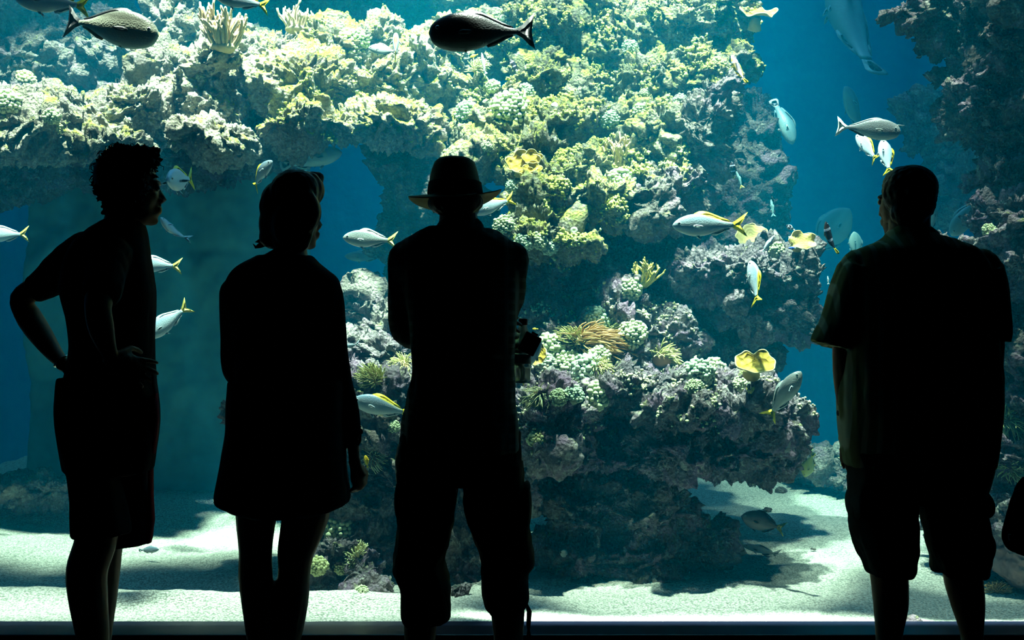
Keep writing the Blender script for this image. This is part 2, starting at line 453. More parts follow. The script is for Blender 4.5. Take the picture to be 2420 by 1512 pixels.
# --- dim rocks behind the shelf
rock('hazy grey rock behind the shelf in the top corner', [(40,60,6.6,140,150,.3),(-60,160,6.4,120,120,.3),(120,180,6.6,90,60,.25)], R_GREY, 0.016, 1, 21)
rock('hazy rounded boulder behind the brown unicornfish', [(250,120,6.75,120,90,.3),(180,30,6.9,130,90,.3),(330,130,6.65,80,60,.3)], R_GREY, 0.016, 1, 22)
rock('dim rock wall behind the pair of finger corals', [(620,0,7.6,220,95,.25),(450,-40,7.6,160,90,.25),(830,0,7.6,200,105,.25),(1000,-20,7.6,150,90,.25)], R_GREY, 0.018, 1, 23)
rock('dim underside of the overhang above the dark cave', [(150,400,6.28,220,60,.42),(420,390,6.28,200,60,.42),(640,360,6.3,160,45,.4),(-60,420,6.2,160,80,.4),(90,285,6.5,200,95,.28),(330,280,6.5,200,95,.28),(-110,300,6.4,110,110,.3),(560,290,6.5,160,80,.28)], R_DARK, 0.016, 1, 24)  # hidden upper rear blobs added to keep lamp light off the cave wall
# --- column between the cave and the central reef
rock('dim column of rock behind the hat man and the cave', [(960,430,6.3,80,130,.3),(1010,330,6.25,90,110,.3),(960,560,6.4,75,110,.3),(1070,450,6.2,90,130,.3),(960,690,6.4,90,100,.3),(1100,600,6.2,100,130,.3)], R_GREY, 0.014, 1, 25)
# --- central sunlit reef, leaning back
rock('yellow algae covered slope around the ruffled yellow coral', [(1180,300,5.78,130,55,.28),(1170,370,5.62,110,50,.25),(1270,350,5.65,120,50,.27),(1280,415,5.48,125,45,.25),(1330,305,5.78,120,55,.28),(1170,245,5.95,100,60,.28)], R_YEL, V, 1, 31)
rock('lowest tip of the sunlit central reef', [(1310,470,5.3,125,45,.25),(1410,460,5.3,110,45,.25),(1290,520,5.25,120,40,.22),(1390,520,5.25,100,40,.22),(1255,560,5.13,85,35,.2),(1350,572,5.11,80,32,.18)], R_YEL, V, 1, 32)
rock('reef slope around the branching tan coral', [(1450,305,5.78,110,55,.28),(1480,370,5.62,110,50,.26),(1510,425,5.48,105,45,.25),(1560,330,5.68,90,70,.3),(1400,400,5.52,85,45,.25)], R_YEL, V, 1, 33)
rock('upper central reef slope with dark hollow', [(1180,110,6.4,120,90,.3),(1290,60,6.6,120,90,.3),(1130,20,6.8,120,80,.3),(1280,190,6.2,90,60,.26)], R_YEL, V, 1, 34)
rock('tall craggy reef block at the top middle', [(1480,120,6.2,120,120,.34),(1420,30,6.5,130,90,.34),(1530,220,5.95,110,100,.32),(1400,215,6.15,70,70,.26)], R_YEL, V, 1, 35)
rock('yellow topped reef block beside the blue channel', [(1620,60,6.1,120,110,.34),(1640,180,5.9,90,110,.32),(1710,30,6.1,80,80,.3),(1745,150,6.1,50,45,.22)], R_YEL, V, 1, 36)
rock('shadowed right flank of the central reef', [(1640,330,5.62,75,120,.32),(1600,450,5.5,100,90,.3),(1665,250,5.75,70,80,.3),(1530,500,5.4,90,60,.25)], R_GREY, V, 1, 37)
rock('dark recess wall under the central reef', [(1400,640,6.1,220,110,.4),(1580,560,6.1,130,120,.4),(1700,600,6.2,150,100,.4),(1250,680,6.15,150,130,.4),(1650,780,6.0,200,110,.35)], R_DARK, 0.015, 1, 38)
# --- right boulder
rock('purple grey boulder carrying the two yellow plate corals', [(1660,650,5.45,110,75,.34),(1760,640,5.35,110,75,.34),(1860,650,5.45,85,75,.32),(1800,720,5.5,140,90,.34),(1880,740,5.6,70,90,.3)], R_PURP, V, 1, 41)
rock('dim rock hanging behind the purple boulder', [(1740,820,5.7,130,70,.34),(1600,790,5.8,110,60,.3)], R_DARK, V, 1, 42)
# --- lower ledge
rock('pale upper step of the ledge behind the big anemone', [(1460,745,5.35,130,60,.3),(1330,800,5.2,110,60,.3),(1570,790,5.35,120,60,.3),(1440,830,5.2,120,50,.3)], R_PURP, V, 1, 51)
rock('flat sunlit ledge under the cluster of pale corals', [(1330,960,4.75,120,70,.26),(1440,930,4.85,140,60,.28),(1290,1010,4.7,90,60,.24),(1400,880,5.05,140,55,.3),(1270,900,5.0,70,60,.26)], R_PURP, 0.009, 1, 52)
rock('crusty ledge rock beneath the heart shaped coral', [(1600,965,4.75,140,60,.28),(1730,965,4.78,120,65,.28),(1690,900,5.0,150,50,.3),(1560,890,5.05,110,50,.28),(1830,985,4.9,70,70,.26)], R_PURP, 0.009, 1, 53)
rock('dim overhanging front of the lower ledge', [(1400,1070,4.93,170,95,.34),(1570,1070,4.9,150,95,.34),(1720,1065,4.95,150,90,.34),(1820,1065,5.0,80,80,.3)], R_PURP, 0.0105, 1, 54)
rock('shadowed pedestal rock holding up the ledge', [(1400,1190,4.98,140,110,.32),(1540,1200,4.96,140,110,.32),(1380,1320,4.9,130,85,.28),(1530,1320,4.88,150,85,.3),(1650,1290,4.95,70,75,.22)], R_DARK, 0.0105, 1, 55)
rock('dark horn of rock poking out over the sand', [(1690,1262,4.9,22,22,.06),(1668,1230,4.92,20,26,.06),(1640,1195,4.96,30,30,.08)], R_DARK, 0.009, 0.25, 56, 2)
# --- rocks left of the central ledge
rock('dim rock slope between the woman and the hat man', [(880,700,5.9,90,50,.3),(850,740,5.8,90,50,.3),(930,780,5.6,90,60,.3)], R_GREY, V, 1, 61)
rock('purple crusted rock beside the small blue fish', [(850,820,5.45,80,55,.28),(920,830,5.35,80,60,.28),(870,920,5.2,100,60,.3)], R_PURP, V, 1, 62)
rock('rock pile behind the hat man hip', [(950,930,5.1,110,90,.3),(1080,960,5.0,120,110,.3),(1200,900,5.1,90,120,.3)], R_PURP, V, 1, 63)
rock('dim rock face behind the walking legs', [(880,1040,5.0,100,100,.3),(960,1150,4.95,120,110,.3),(840,1160,4.95,80,90,.28),(1090,1130,4.9,110,110,.3),(1210,1110,4.95,90,110,.3)], R_GREY, V, 1, 64)
rock('rubble rock under the pompom corals by the woman legs', [(800,1290,4.72,60,55,.2),(850,1340,4.62,60,45,.18),(770,1330,4.7,45,50,.16)], R_PURP, 0.0105, .9, 65)
rock('shadowed low rock between the hat man legs', [(1000,1280,4.9,110,90,.25),(1110,1290,4.85,110,90,.25),(1100,1190,4.9,70,60,.25)], R_DARK, V, 1, 66)
rock('pink crusted stone on the sand left of the cargo trousers', [(890,1392,4.42,55,26,.11)], R_PURP, 0.0085, .7, 67)
rock('pink crusted stone on the sand between the cargo trouser legs', [(1092,1398,4.42,36,22,.09)], R_PURP, 0.0085, .7, 68)
rock('pale rock tip poking out behind the woman waist', [(565,972,4.9,40,40,.12),(640,1000,4.95,70,60,.18),(740,1010,5.0,90,80,.22),(830,1000,5.0,90,90,.25)], R_GREY, V, .8, 69)
# --- right hand wall
rock('dark rock hanging in the upper right corner', [(2260,40,5.3,150,110,.34),(2400,60,5.1,150,140,.34),(2330,180,5.2,110,110,.32),(2170,25,5.5,75,50,.24)], R_DARK, V, 1, 71)
rock('dark knobbly rock wall right of the blue channel', [(2330,270,5.2,100,90,.3),(2410,330,5.1,110,140,.32),(2370,400,5.1,80,80,.28),(2440,200,5.0,100,150,.3)], R_DARK, V, 1, 72)
rock('lit purple rock slope beyond the short sleeved man', [(2380,520,4.95,100,90,.3),(2330,600,4.95,95,70,.28),(2260,590,5.05,60,50,.22),(2430,440,5.05,90,70,.28),(2420,640,4.85,100,90,.3)], R_PURP, V, 1, 73)
rock('small lit outcrop above the pale green fish', [(2310,425,5.2,42,28,.12)], R_PURP, V, .6, 74)
rock('dim rock face under the lit slope at the right edge', [(2400,790,4.95,110,110,.3),(2330,880,5.1,100,130,.3),(2430,940,4.8,90,110,.28)], R_DARK, V, 1, 75)
rock('rock stack below the anemones at the right edge', [(2390,1080,4.75,80,90,.26),(2420,1190,4.7,90,90,.26),(2340,1150,4.9,90,100,.28),(2300,1240,5.0,100,60,.25)], R_PURP, V, 1, 76)
rock('rounded pink stone on the sand at the right edge', [(2400,1330,4.65,62,62,.2)], plain('stone_pink', (0.30, 0.22, 0.22), 0.9, 0.35, 8, bump=0.5), V, .25, 77, 3)
# --- far rocks in the blue
rock('hazy rock wall deep in the blue channel', [(1770,300,7.3,80,110,.35),(1780,420,7.3,80,110,.35),(1740,500,7.2,80,90,.3),(1810,540,7.3,55,80,.3)], R_DARK, 0.018, 1, 81)  # darker rock tone dims this wall, its shade is in the colour
rock('faint far rock on the right side of the channel', [(2190,300,8.2,90,90,.3),(2260,360,8.2,100,100,.3),(2250,470,8.2,110,70,.3)], R_GREY, 0.02, 1, 82)
rock('far rubble mound on the sand at the left edge', [(60,1165,6.15,110,40,.22),(150,1155,6.15,80,50,.22)], R_GREY, 0.016, 1, 83)
rock('far low rock on the sand at the end of the channel', [(1900,1100,7.2,50,40,.25),(1960,1105,7.0,60,45,.2),(2030,1120,6.8,60,50,.25)], R_GREY, 0.016, 1, 84)
# --- loose stones
for i, (px, py, Y, r, lab) in enumerate([
        (1922, 1298, 0, 11, 'small dark stone on the sand right of the dim grey fish'),
        (1842, 1160, 0, 17, 'dark pebble under the right tip of the ledge'),
        (1812, 1205, 0, 13, 'dark pebble beside the black yellow tailed fish'),
        (2156, 1471, 4.05, 31, 'dark rounded stone against the pane between the short sleeved man feet')]):
    if not Y:
        Y = 6.0
        for _ in range(12): Y = F*(CAM_H - sand_z((px-1210)/F*Y, Y) - 0.01)/(py - 756.0)
    rock(lab, [(px, py, Y, r, r*0.7, S(r, Y))], R_DARK, max(0.006, S(r, Y)/7), 0.18, 90+i, 2, 'stone')
# ================================================================ corals and anemones
bpy.context.view_layer.update()
def hit(px, py):
    """first reef rock or sand seen through a photo pixel"""
    o = Vector((0, 0, CAM_H)); d = (P(px, py, 5.0) - o).normalized()
    best = None
    for r in ROCKS + [SAND]:
        ok, loc, nor, idx = r.ray_cast(o, d)
        if ok and (best is None or (loc - o).length < best[2]): best = (loc.copy(), nor.copy(), (loc - o).length)
    return best
def seat(px, py, up=0.5, face=0.3, sink=0.0):
    h = hit(px, py)
    if h is None: h = (P(px, py, 6.0), Vector((0, -1, 0)), 6.0)
    loc, n, L = h
    a = (n*0.6 + Vector((0, 0, 1))*up + Vector((0, -1, 0))*face).normalized()
    return loc - a*sink, a, L
def orient(o, axis, spin=0.0, scale=1.0):
    q = axis.to_track_quat('Z', 'Y') @ Quaternion((0, 0, 1), spin)
    o.rotation_mode = 'QUATERNION'; o.rotation_quaternion = q
    o.scale = (scale, scale, scale) if not hasattr(scale, '__len__') else scale
def ico(sub=1):
    bm = bmesh.new(); bmesh.ops.create_icosphere(bm, subdivisions=sub, radius=1.0)
    v = [tuple(x.co) for x in bm.verts]; f = [tuple(y.index for y in x.verts) for x in bm.faces]
    bm.free(); return v, f
ICO1, ICO2 = ico(1), ico(2)
def soft(name, c1, c2, scale=60, rough=0.55):
    t = NT(name); v = t.coord()
    n = t.noise(v, scale, 3)
    t.bsdf(t.ramp(n, [(0.3, c1), (0.7, c2)]), rough, t.bump(n, 0.25, 0.01), 0.25)
    return t.m
M_pom = [soft('pompom_pale', (0.38, 0.48, 0.26), (0.66, 0.74, 0.44), 3), soft('pompom_mint', (0.30, 0.46, 0.30), (0.56, 0.70, 0.48), 3), soft('pompom_yellow', (0.52, 0.56, 0.22), (0.80, 0.82, 0.42), 3)]
M_pombase = soft('pompom_base', (0.20, 0.24, 0.15), (0.34, 0.38, 0.24), 6)
M_tent = [soft('tentacle_olive', (0.36, 0.38, 0.12), (0.66, 0.66, 0.28), 2), soft('tentacle_tan', (0.44, 0.26, 0.10), (0.70, 0.50, 0.22), 1.2), soft('tentacle_pale', (0.56, 0.58, 0.26), (0.86, 0.86, 0.48), 2), soft('tentacle_green', (0.36, 0.46, 0.20), (0.62, 0.70, 0.36), 2)]
M_col = soft('anemone_column', (0.34, 0.20, 0.10), (0.52, 0.36, 0.18), 5)

def pom_parts(seed, n=46, size=0.24):
    rnd = random.Random(seed); b = MB(); g = (1+5**.5)/2
    for i in range(n):
        z = 1-(i+0.5)/n*1.15; th = 2*math.pi*i/g
        r = math.sqrt(max(0, 1-z*z))
        d = Vector((r*math.cos(th), r*math.sin(th), z)); R = rnd.uniform(0.80, 1.08); s = size*rnd.uniform(0.75, 1.2)
        c = d*R
        b.add([(c.x+s*x, c.y+s*y, c.z+s*z_) for x, y, z_ in ICO2[0]], ICO2[1])
        b.tube([d*0.45, d*0.75*R, d*R], [s*.45, s*.5, s*.6], 6)
    base = MB(); base.ball((0, 0, -0.1), (0.72, 0.72, 0.75), 14, 8)
    return b.mesh('polyps'), base.mesh('base')
POMS = []
for k, m in ((1, 0), (2, 1), (3, 2), (4, 0)):
    n, s = ((74, .19), (104, .16), (56, .215), (130, .14))[k-1]
    p, q = pom_parts(k, n, s)
    p.materials.append(M_pom[m]); q.materials.append(M_pombase); p.shade_smooth(); q.shade_smooth()
    POMS.append((p, q))
def pompom(px, py, r, label, kind=0, group='pale pompom corals', flat=1.0, sink=0.3):
    loc, a, L = seat(px, py, 0.4, 0.5)
    R = S(r, L)
    root = empty('pompom_coral', loc - a*(R*sink)); orient(root, a, (px*0.37) % 6.28, (R, R, R*flat))
    tag(root, label, 'coral', group)
    for nm, me in zip(('polyps', 'base'), POMS[kind]):
        o = bpy.data.objects.new(nm, me); COL.objects.link(o); o.parent = root
    return root
for px, py, r, k, lab in [
    (1405,752,32,1,'pale green pompom coral at the back of the ledge above the tan anemone'),
    (1492,788,34,3,'mint green pompom coral to the right of the tan anemone'),
    (1300,820,34,0,'pale pompom coral beside the camera held by the hat man'),
    (1285,855,26,1,'small mint pompom coral below the left end of the tan anemone'),
    (1340,868,40,3,'wide pale pompom coral in front of the tan anemone, left one'),
    (1388,872,42,1,'wide mint pompom coral in front of the tan anemone, right one'),
    (1415,842,26,0,'small pale pompom coral tucked under the tan anemone right side'),
    (1400,936,36,0,'round pale pompom coral on the front rim of the ledge'),
    (1355,930,26,1,'mint pompom coral left of the round pale one on the rim'),
    (1320,938,20,3,'small pompom coral beside the pale anemone on the rim'),
    (1368,902,16,0,'tiny pale pompom coral above the ledge rim'),
    (1650,882,34,1,'mint pompom coral left of the heart shaped plate coral'),
    (1690,865,24,0,'pale pompom coral touching the heart shaped plate coral'),
    (1640,915,22,3,'small mint pompom coral at the ledge front left of the heart coral'),
    (1747,908,18,0,'small round pompom coral under the heart shaped plate coral'),
    (1270,1035,22,2,'yellowish pompom coral on the shadowed front of the ledge'),
    (930,1008,15,0,'small pompom coral behind the hip of the hat man'),
    (802,1252,34,0,'large pompom coral beside the right knee of the woman'),
    (752,1338,20,2,'yellow pompom coral behind the right calf of the woman'),
    (805,1340,16,2,'small yellow pompom coral on the rubble by the woman calf'),
    (855,1395,14,3,'small green pompom coral at the foot of the rubble'),
    (1490,680,28,0,'pale pompom coral at the foot of the yellow branching coral'),
    (1240,570,22,1,'pale pompom coral at the left of the row under the central reef'),
    (1272,568,20,0,'pale pompom coral second in the row under the central reef'),
    (1298,582,20,1,'mint pompom coral at the right of the row under the central reef'),
    (1190,530,24,0,'pale pompom coral right of the hat man neck'),
    (1200,255,44,3,'broad mint pompom coral high on the central reef'),
    (1105,262,26,1,'mint pompom coral on the left rim of the central reef'),
    (1240,215,20,1,'small mint pompom coral above the broad mint one'),
    (1165,203,16,0,'tiny pale pompom coral near the top hollow of the reef'),
    (1152,345,14,3,'tiny pale pompom coral above the hat brim'),
    (1213,440,18,1,'pale pompom coral right under the ruffled yellow coral'),
    (1466,428,34,3,'mint pompom coral under the branching tan coral'),
    (1440,280,22,1,'mint pompom coral left above the branching tan coral'),
    (1515,262,20,0,'pale pompom coral right above the branching tan coral'),
    (1606,236,15,1,'small mint pompom coral on the right shoulder of the reef'),
    (1524,220,12,0,'tiny pale pompom coral on the tall reef block'),
    (1490,110,18,1,'mint pompom coral on top of the tall reef block'),
    (1292,90,20,1,'mint pompom coral right of the black unicornfish tail'),
    (1175,35,18,3,'mint pompom coral above the black unicornfish'),
    (852,92,22,0,'bright pompom coral left of the upright fusilier on the shelf'),
    (825,90,24,2,'yellow pompom coral at the far left of the bright pair on the shelf'),
    (122,275,17,0,'round bright pompom coral on the left end of the shelf'),
    (20,240,26,0,'bright pompom coral at the left frame edge'),
    (62,185,18,2,'greenish pompom coral above the left frame edge coral'),
    (475,182,12,0,'small round pompom coral under the cream finger coral'),
    (135,302,14,2,'small yellow pompom coral under the round bright one'),
    (1630,590,16,3,'small mint pompom coral on the purple boulder under the big fusilier'),
    (1835,590,18,0,'pale pompom coral between the two plate corals on the boulder'),
    (2340,545,16,3,'greenish pompom coral on the right hand lit slope')]:
    pompom(px, py, r, lab, k)

# ---- white mushroom discs
bmd = MB(); bmd.rings([[Vector((r*math.cos(a), r*math.sin(a), z)) for a in [2*math.pi*i/24 for i in range(24)]] for r, z in ((.5, -.25), (.85, -.12), (1.0, .05), (.95, .18), (.7, .26), (.3, .22), (.08, .16))])
ME_disc = bmd.mesh('mushroom_coral'); ME_disc.materials.append(soft('disc_white', (0.66, 0.78, 0.66), (0.92, 0.96, 0.86), 2)); ME_disc.shade_smooth()
for px, py, r, lab in [(1357,545,9,'white disc coral on the lowest tip of the central reef'), (1311,250,8,'white disc coral on the upper slope of the central reef'),
                       (1332,1307,9,'white disc coral on the dark pedestal near the sand'), (1388,901,9,'white disc coral on the ledge rim above the round pompom'),
                       (1188,42,7,'white disc coral above the black unicornfish back')]:
    loc, a, L = seat(px, py, 0.0, 0.9)
    o = bpy.data.objects.new('mushroom_coral', ME_disc); COL.objects.link(o); o.location = loc + a*0.004
    orient(o, a, 0, S(r, L)); tag(o, label=lab, cat='coral', group='white disc corals')

# ---- branching finger corals
def finger_coral(px, py, w, h, label, mat, seed, n=26, lean=0.0, face=0.15, rad=0.042):
    rnd = random.Random(seed)
    loc, a, L = seat(px, py, 1.0, face)
    root = empty('finger_coral', loc); tag(root, label, 'coral')
    R = S(w, L)/2; H = S(h, L)
    b = MB()
    def branch(p, d, ln, r, depth):
        pts = [p]; q = p.copy()
        for s in range(4):
            d = (d + Vector((rnd.uniform(-.22, .22), rnd.uniform(-.22, .22), rnd.uniform(0.0, .25)))).normalized()
            q = q + d*(ln/4); pts.append(q.copy())
        rr = [r, r*.95, r*.9, r*.88, r*.8]
        tip = pts[-1] + d*(r*.55); pts.append(tip); rr.append(r*.35)
        b.tube(pts, rr, 7)
        if depth > 0:
            for k in range(rnd.choice((1, 2, 2))):
                i = rnd.choice((2, 3))
                dd = (d + Vector((rnd.uniform(-.9, .9), rnd.uniform(-.9, .9), rnd.uniform(-.1, .5)))).normalized()
                branch(pts[i], dd, ln*rnd.uniform(.45, .7), r*.82, depth-1)
    for i in range(n):
        th = 2*math.pi*i/n*2.4; q = math.sqrt((i+.5)/n)
        d = Vector((q*math.cos(th)*1.05*R/H + lean, q*math.sin(th)*.8, 1.0 - .35*q)).normalized()
        branch(Vector((q*.35*R*math.cos(th), q*.3*R*math.sin(th), -0.01)), d, H*rnd.uniform(.5, .75)*(1-.2*q), H*rad*rnd.uniform(.85, 1.1), 2)
    b.build('branches', mat, root)
    bb = MB(); bb.ball((0, 0, 0), (R*.5, R*.45, H*.14), 14, 8); bb.build('base', mat, root)
    return root
M_cream = soft('finger_cream', (0.56, 0.43, 0.24), (0.74, 0.60, 0.38), 40)
M_tanf = soft('finger_tan', (0.60, 0.46, 0.22), (0.84, 0.70, 0.40), 40)
M_yelf = soft('finger_yellow', (0.62, 0.54, 0.10), (0.84, 0.76, 0.24), 40)
finger_coral(527, 112, 110, 105, 'large cream finger coral standing on the sunlit shelf', M_cream, 3, 44)
finger_coral(700, 70, 100, 72, 'smaller cream finger coral right of the large one, under the fish tail', M_cream, 4, 30)
finger_coral(1462, 392, 96, 84, 'tan finger coral growing on the sunlit central reef', M_tanf, 5, 30, 0, .5)
finger_coral(1516, 672, 76, 76, 'yellow finger coral leaning right from the dark recess under the reef', M_yelf, 6, 24, 0.35)
finger_coral(1145, 175, 60, 36, 'low yellow finger coral below the black unicornfish', M_yelf, 8, 16, 0, .5)
finger_coral(1772, 925, 24, 22, 'tiny yellow finger coral on the ledge left of the upright fusilier', M_yelf, 9, 9)

# ---- yellow plate and cup corals
t = NT('plate_yellow'); v = t.coord()
vv = t.voro(v, 26); n = t.noise(v, 9, 4)
c = t.ramp(vv, [(0.0, (0.86, 0.66, 0.14)), (0.5, (0.62, 0.44, 0.05)), (1.0, (0.30, 0.20, 0.02))])
t.bsdf(t.mix(t.math('MULTIPLY', n, 0.5), c, (0.66, 0.54, 0.10)), 0.75, t.bump(vv, 0.6, 0.03), 0.2)
M_plate = t.m
M_rim = soft('plate_rim', (0.82, 0.68, 0.24), (0.94, 0.84, 0.44), 20)
M_plate_d = soft('plate_ochre', (0.42, 0.34, 0.09), (0.62, 0.52, 0.18), 16)
def plate(root, rx, ry, cup, ruffle, k, seed, mat, notch=0.0, off=(0, 0, 0), name='plate'):
    """ruffled disc: concentric rings, thickness, pale rim"""
    rnd = random.Random(seed); ph = rnd.uniform(0, 6); N, M = 72, 12
    def edge(a): return 1 + 0.07*math.sin(k*a+ph) + 0.04*math.sin((2*k+1)*a+ph*2) - notch*math.exp(-((a-math.pi/2)/0.28)**2)
    def pt(q, a):
        e = edge(a)*q
        z = cup*q*q + ruffle*q**3*math.sin(k*a+ph) + 0.022*math.sin(q*26+2*math.sin(3*a)) - (notch*0.35*q*math.exp(-((a-math.pi/2)/0.4)**2))
        return Vector((rx*e*math.cos(a)+off[0], ry*e*math.sin(a)+off[1], z*min(rx, ry)+off[2]))
    A = [2*math.pi*i/N - math.pi/2 for i in range(N)]
    th = 0.075*min(rx, ry)
    b = MB()
    rings = [[pt(q, a) for a in A] for q in [0.04+0.96*j/M for j in range(M+1)]]
    low = [[p - Vector((0, 0, th)) for p in r] for r in reversed(rings)]
    b.rings(rings + low)
    o = b.build(name, mat, root)
    rb = MB()
    loop = [pt(1.0, a) - Vector((0, 0, th*.5)) for a in A]
    n_ = len(loop); rr = []
    for i, p in enumerate(loop):
        tdir = (loop[(i+1) % n_] - loop[i-1]).normalized(); s = tdir.cross(Vector((0, 0, 1))).normalized(); u = s.cross(tdir)
        rr.append([p + s*(th*.62*math.cos(x)) + u*(th*.72*math.sin(x)) for x in [2*math.pi*j/6 for j in range(6)]])
    rr.append(rr[0]); rb.rings(rr, cap=False)
    rb.build('rim', M_rim, o)
    return o
def plate_coral(px, py, rx, ry, label, axis, cup=.3, ruffle=.16, k=5, seed=1, mat=None, notch=0.0, extra=(), spin=0.0, lift=0.03):
    loc, a, L = seat(px, py, 0.3, 0.5)
    ax = Vector(axis).normalized()
    root = empty('plate_coral', loc + Vector((0, -1, 0))*lift + ax*0.02)
    q = ax.to_track_quat('Z', 'Y'); root.rotation_mode = 'QUATERNION'; root.rotation_quaternion = q @ Quaternion((0, 0, 1), spin)
    tag(root, label, 'coral', 'yellow plate corals')
    RX, RY = S(rx, L), S(ry, L)
    plate(root, RX, RY, cup, ruffle, k, seed, mat or M_plate, notch)
    for i, (ox, oy, sc, cz) in enumerate(extra):
        plate(root, RX*sc, RY*sc, cup*1.3, ruffle, k-1, seed+i+5, mat or M_plate, 0, (ox*RX, oy*RY, cz*RX), 'lobe')
    s = MB(); s.tube([Vector((0, 0, -0.02)), Vector((0, 0, -0.5*RX)), Vector((0, 0, -0.9*RX))], [RX*.22, RX*.3, RX*.45], 12)
    s.build('stalk', mat or M_plate_d, root)
    return root
plate_coral(1235, 402, 38, 32, 'ruffled many lobed yellow coral right of the hat', (0.05, -1, 0.55), .3, .2, 5, 2, None, 0, ((0.55, -0.55, .55, .16), (0.55, 0.45, .6, .12), (0.25, -0.95, .5, .05)), 0.0, 0.10)
plate_coral(1785, 42, 40, 24, 'scalloped yellow plate coral jutting over the blue channel', (0.1, -.75, 0.9), .25, .26, 4, 3)
plate_coral(1762, 566, 36, 28, 'flat ochre plate coral facing the pane behind the fusilier tail', (0.05, -1, 0.5), .1, .05, 5, 4, M_plate_d, 0, (), 0.4, 0.12)
plate_coral(1761, 862, 44, 34, 'heart shaped yellow cup coral on the ledge', (0.0, -.85, 0.75), .34, .06, 3, 5, None, .42, (), 0.0, 0.17)
plate_coral(1878, 577, 32, 22, 'scalloped ochre plate coral on the right top of the boulder', (0.15, -.8, 0.35), .2, .22, 5, 6, M_plate_d, 0, (), 0.0, 0.1)
plate_coral(1272, 838, 22, 26, 'small yellow plate coral next to the camera of the hat man', (-0.3, -.9, 0.3), .2, .2, 4, 7, None, 0, (), 0.0, 0.1)

# ---- anemones
def anemone(px, py, w, h, label, mat, seed, n=120, flow=(0, 0, 0), length=0.75, rad=0.035, tip=False, up=0.5, face=0.4, colm=None):
    rnd = random.Random(seed)
    loc, a, L = seat(px, py, up, face)
    root = empty('sea_anemone', loc - a*S(min(w, h), L)*0.08)
    q = a.to_track_quat('Z', 'Y')
    tag(root, label, 'anemone', 'sea anemones')
    R = S(w, L)/2; K = h/float(w)
    fl = q.inverted() @ Vector(flow)
    b = MB(); g = (1+5**.5)/2
    for i in range(n):
        z = 1-(i+.5)/n*1.0; th = 2*math.pi*i/g; r = math.sqrt(max(0, 1-z*z))
        d = Vector((r*math.cos(th), r*math.sin(th), z))
        root_p = Vector((d.x*.5, d.y*.5, d.z*.3))
        ln = length*rnd.uniform(.75, 1.15); pts = [root_p]; p = root_p.copy(); dd = (d + Vector((0, 0, .25))).normalized()
        bend = Vector((rnd.uniform(-.5, .5), rnd.uniform(-.5, .5), rnd.uniform(-.5, .1))) + fl
        for s in range(6):
            dd = (dd + bend*0.28 + Vector((rnd.uniform(-.12, .12), rnd.uniform(-.12, .12), -0.05))).normalized()
            p = p + dd*(ln/6); pts.append(p.copy())
        rr = [rad*1.2, rad*1.15, rad*1.1, rad*1.05, rad, rad*(1.2 if tip else .95), rad*(1.0 if tip else .6)]
        b.tube([x*R for x in pts], [x*R for x in rr], 6)
    root.rotation_mode = 'QUATERNION'; root.rotation_quaternion = q
    root.scale = (1, 1, 1)
    tt = b.build('tentacles', mat, root)
    tt.scale = (1, K, 1) if K < 1 else (1, 1, 1)
    cb = MB(); cb.ball((0, 0, 0.02*R), (R*.58, R*.58*min(1, K), R*.36), 18, 10); cb.build('column', colm or M_col, root)
    return root
anemone(1398, 818, 150, 95, 'large tan anemone with long swept tentacles on the ledge', M_tent[1], 1, 280, (.9, 0, -.45), .95, .026)
anemone(1350, 800, 90, 60, 'olive anemone half behind the large tan one', M_tent[0], 2, 110, (-.5, 0, .2), .7, .03)
anemone(1448, 775, 70, 50, 'green anemone between the two upper pompom corals', M_tent[3], 3, 90, (.5, 0, .2), .8, .035)
anemone(1420, 865, 60, 55, 'olive anemone under the right end of the large tan one', M_tent[0], 4, 80, (.6, 0, -.4), .8, .035)
anemone(1560, 845, 100, 80, 'broad olive anemone standing alone right of the tan one', M_tent[0], 5, 140, (.4, 0, -.3), .75, .03)
anemone(1278, 942, 76, 70, 'pale anemone with curling arms on the left rim of the ledge', M_tent[2], 6, 90, (-.2, 0, -.8), .95, .032)
anemone(880, 892, 100, 66, 'shaggy olive anemone above the big yellow backed fusilier', M_tent[0], 7, 150, (-.4, 0, .3), .6, .028)
anemone(950, 862, 60, 80, 'olive anemone behind the left elbow of the hat man', M_tent[0], 8, 100, (-.3, 0, -.3), .8, .03)
anemone(885, 1080, 62, 62, 'pale anemone with loose arms beside the yellow fish', M_tent[2], 9, 80, (.6, 0, -.2), .95, .035)
anemone(842, 1310, 60, 60, 'spiky pale anemone on the rubble right of the woman legs', M_tent[2], 10, 110, (0, 0, .5), .7, .04, True)
anemone(2392, 990, 90, 90, 'olive anemone at the right frame edge, upper one', M_tent[0], 11, 150, (.5, 0, -.3), .85, .026)
anemone(2398, 1108, 70, 56, 'olive anemone at the right frame edge, lower one', M_tent[0], 12, 110, (.4, 0, -.3), .8, .03)
anemone(2358, 1395, 66, 40, 'low brown anemone on the sand beside the pink stone', M_tent[1], 13, 130, (.2, 0, 0), .5, .035)
anemone(2010, 1085, 40, 50, 'pale anemone behind the left hand of the short sleeved man', M_tent[2], 14, 60, (0, 0, .3), .8, .05)
anemone(1130, 160, 60, 40, 'yellow anemone under the black unicornfish', M_tent[2], 15, 80, (.5, 0, .1), .7, .04)

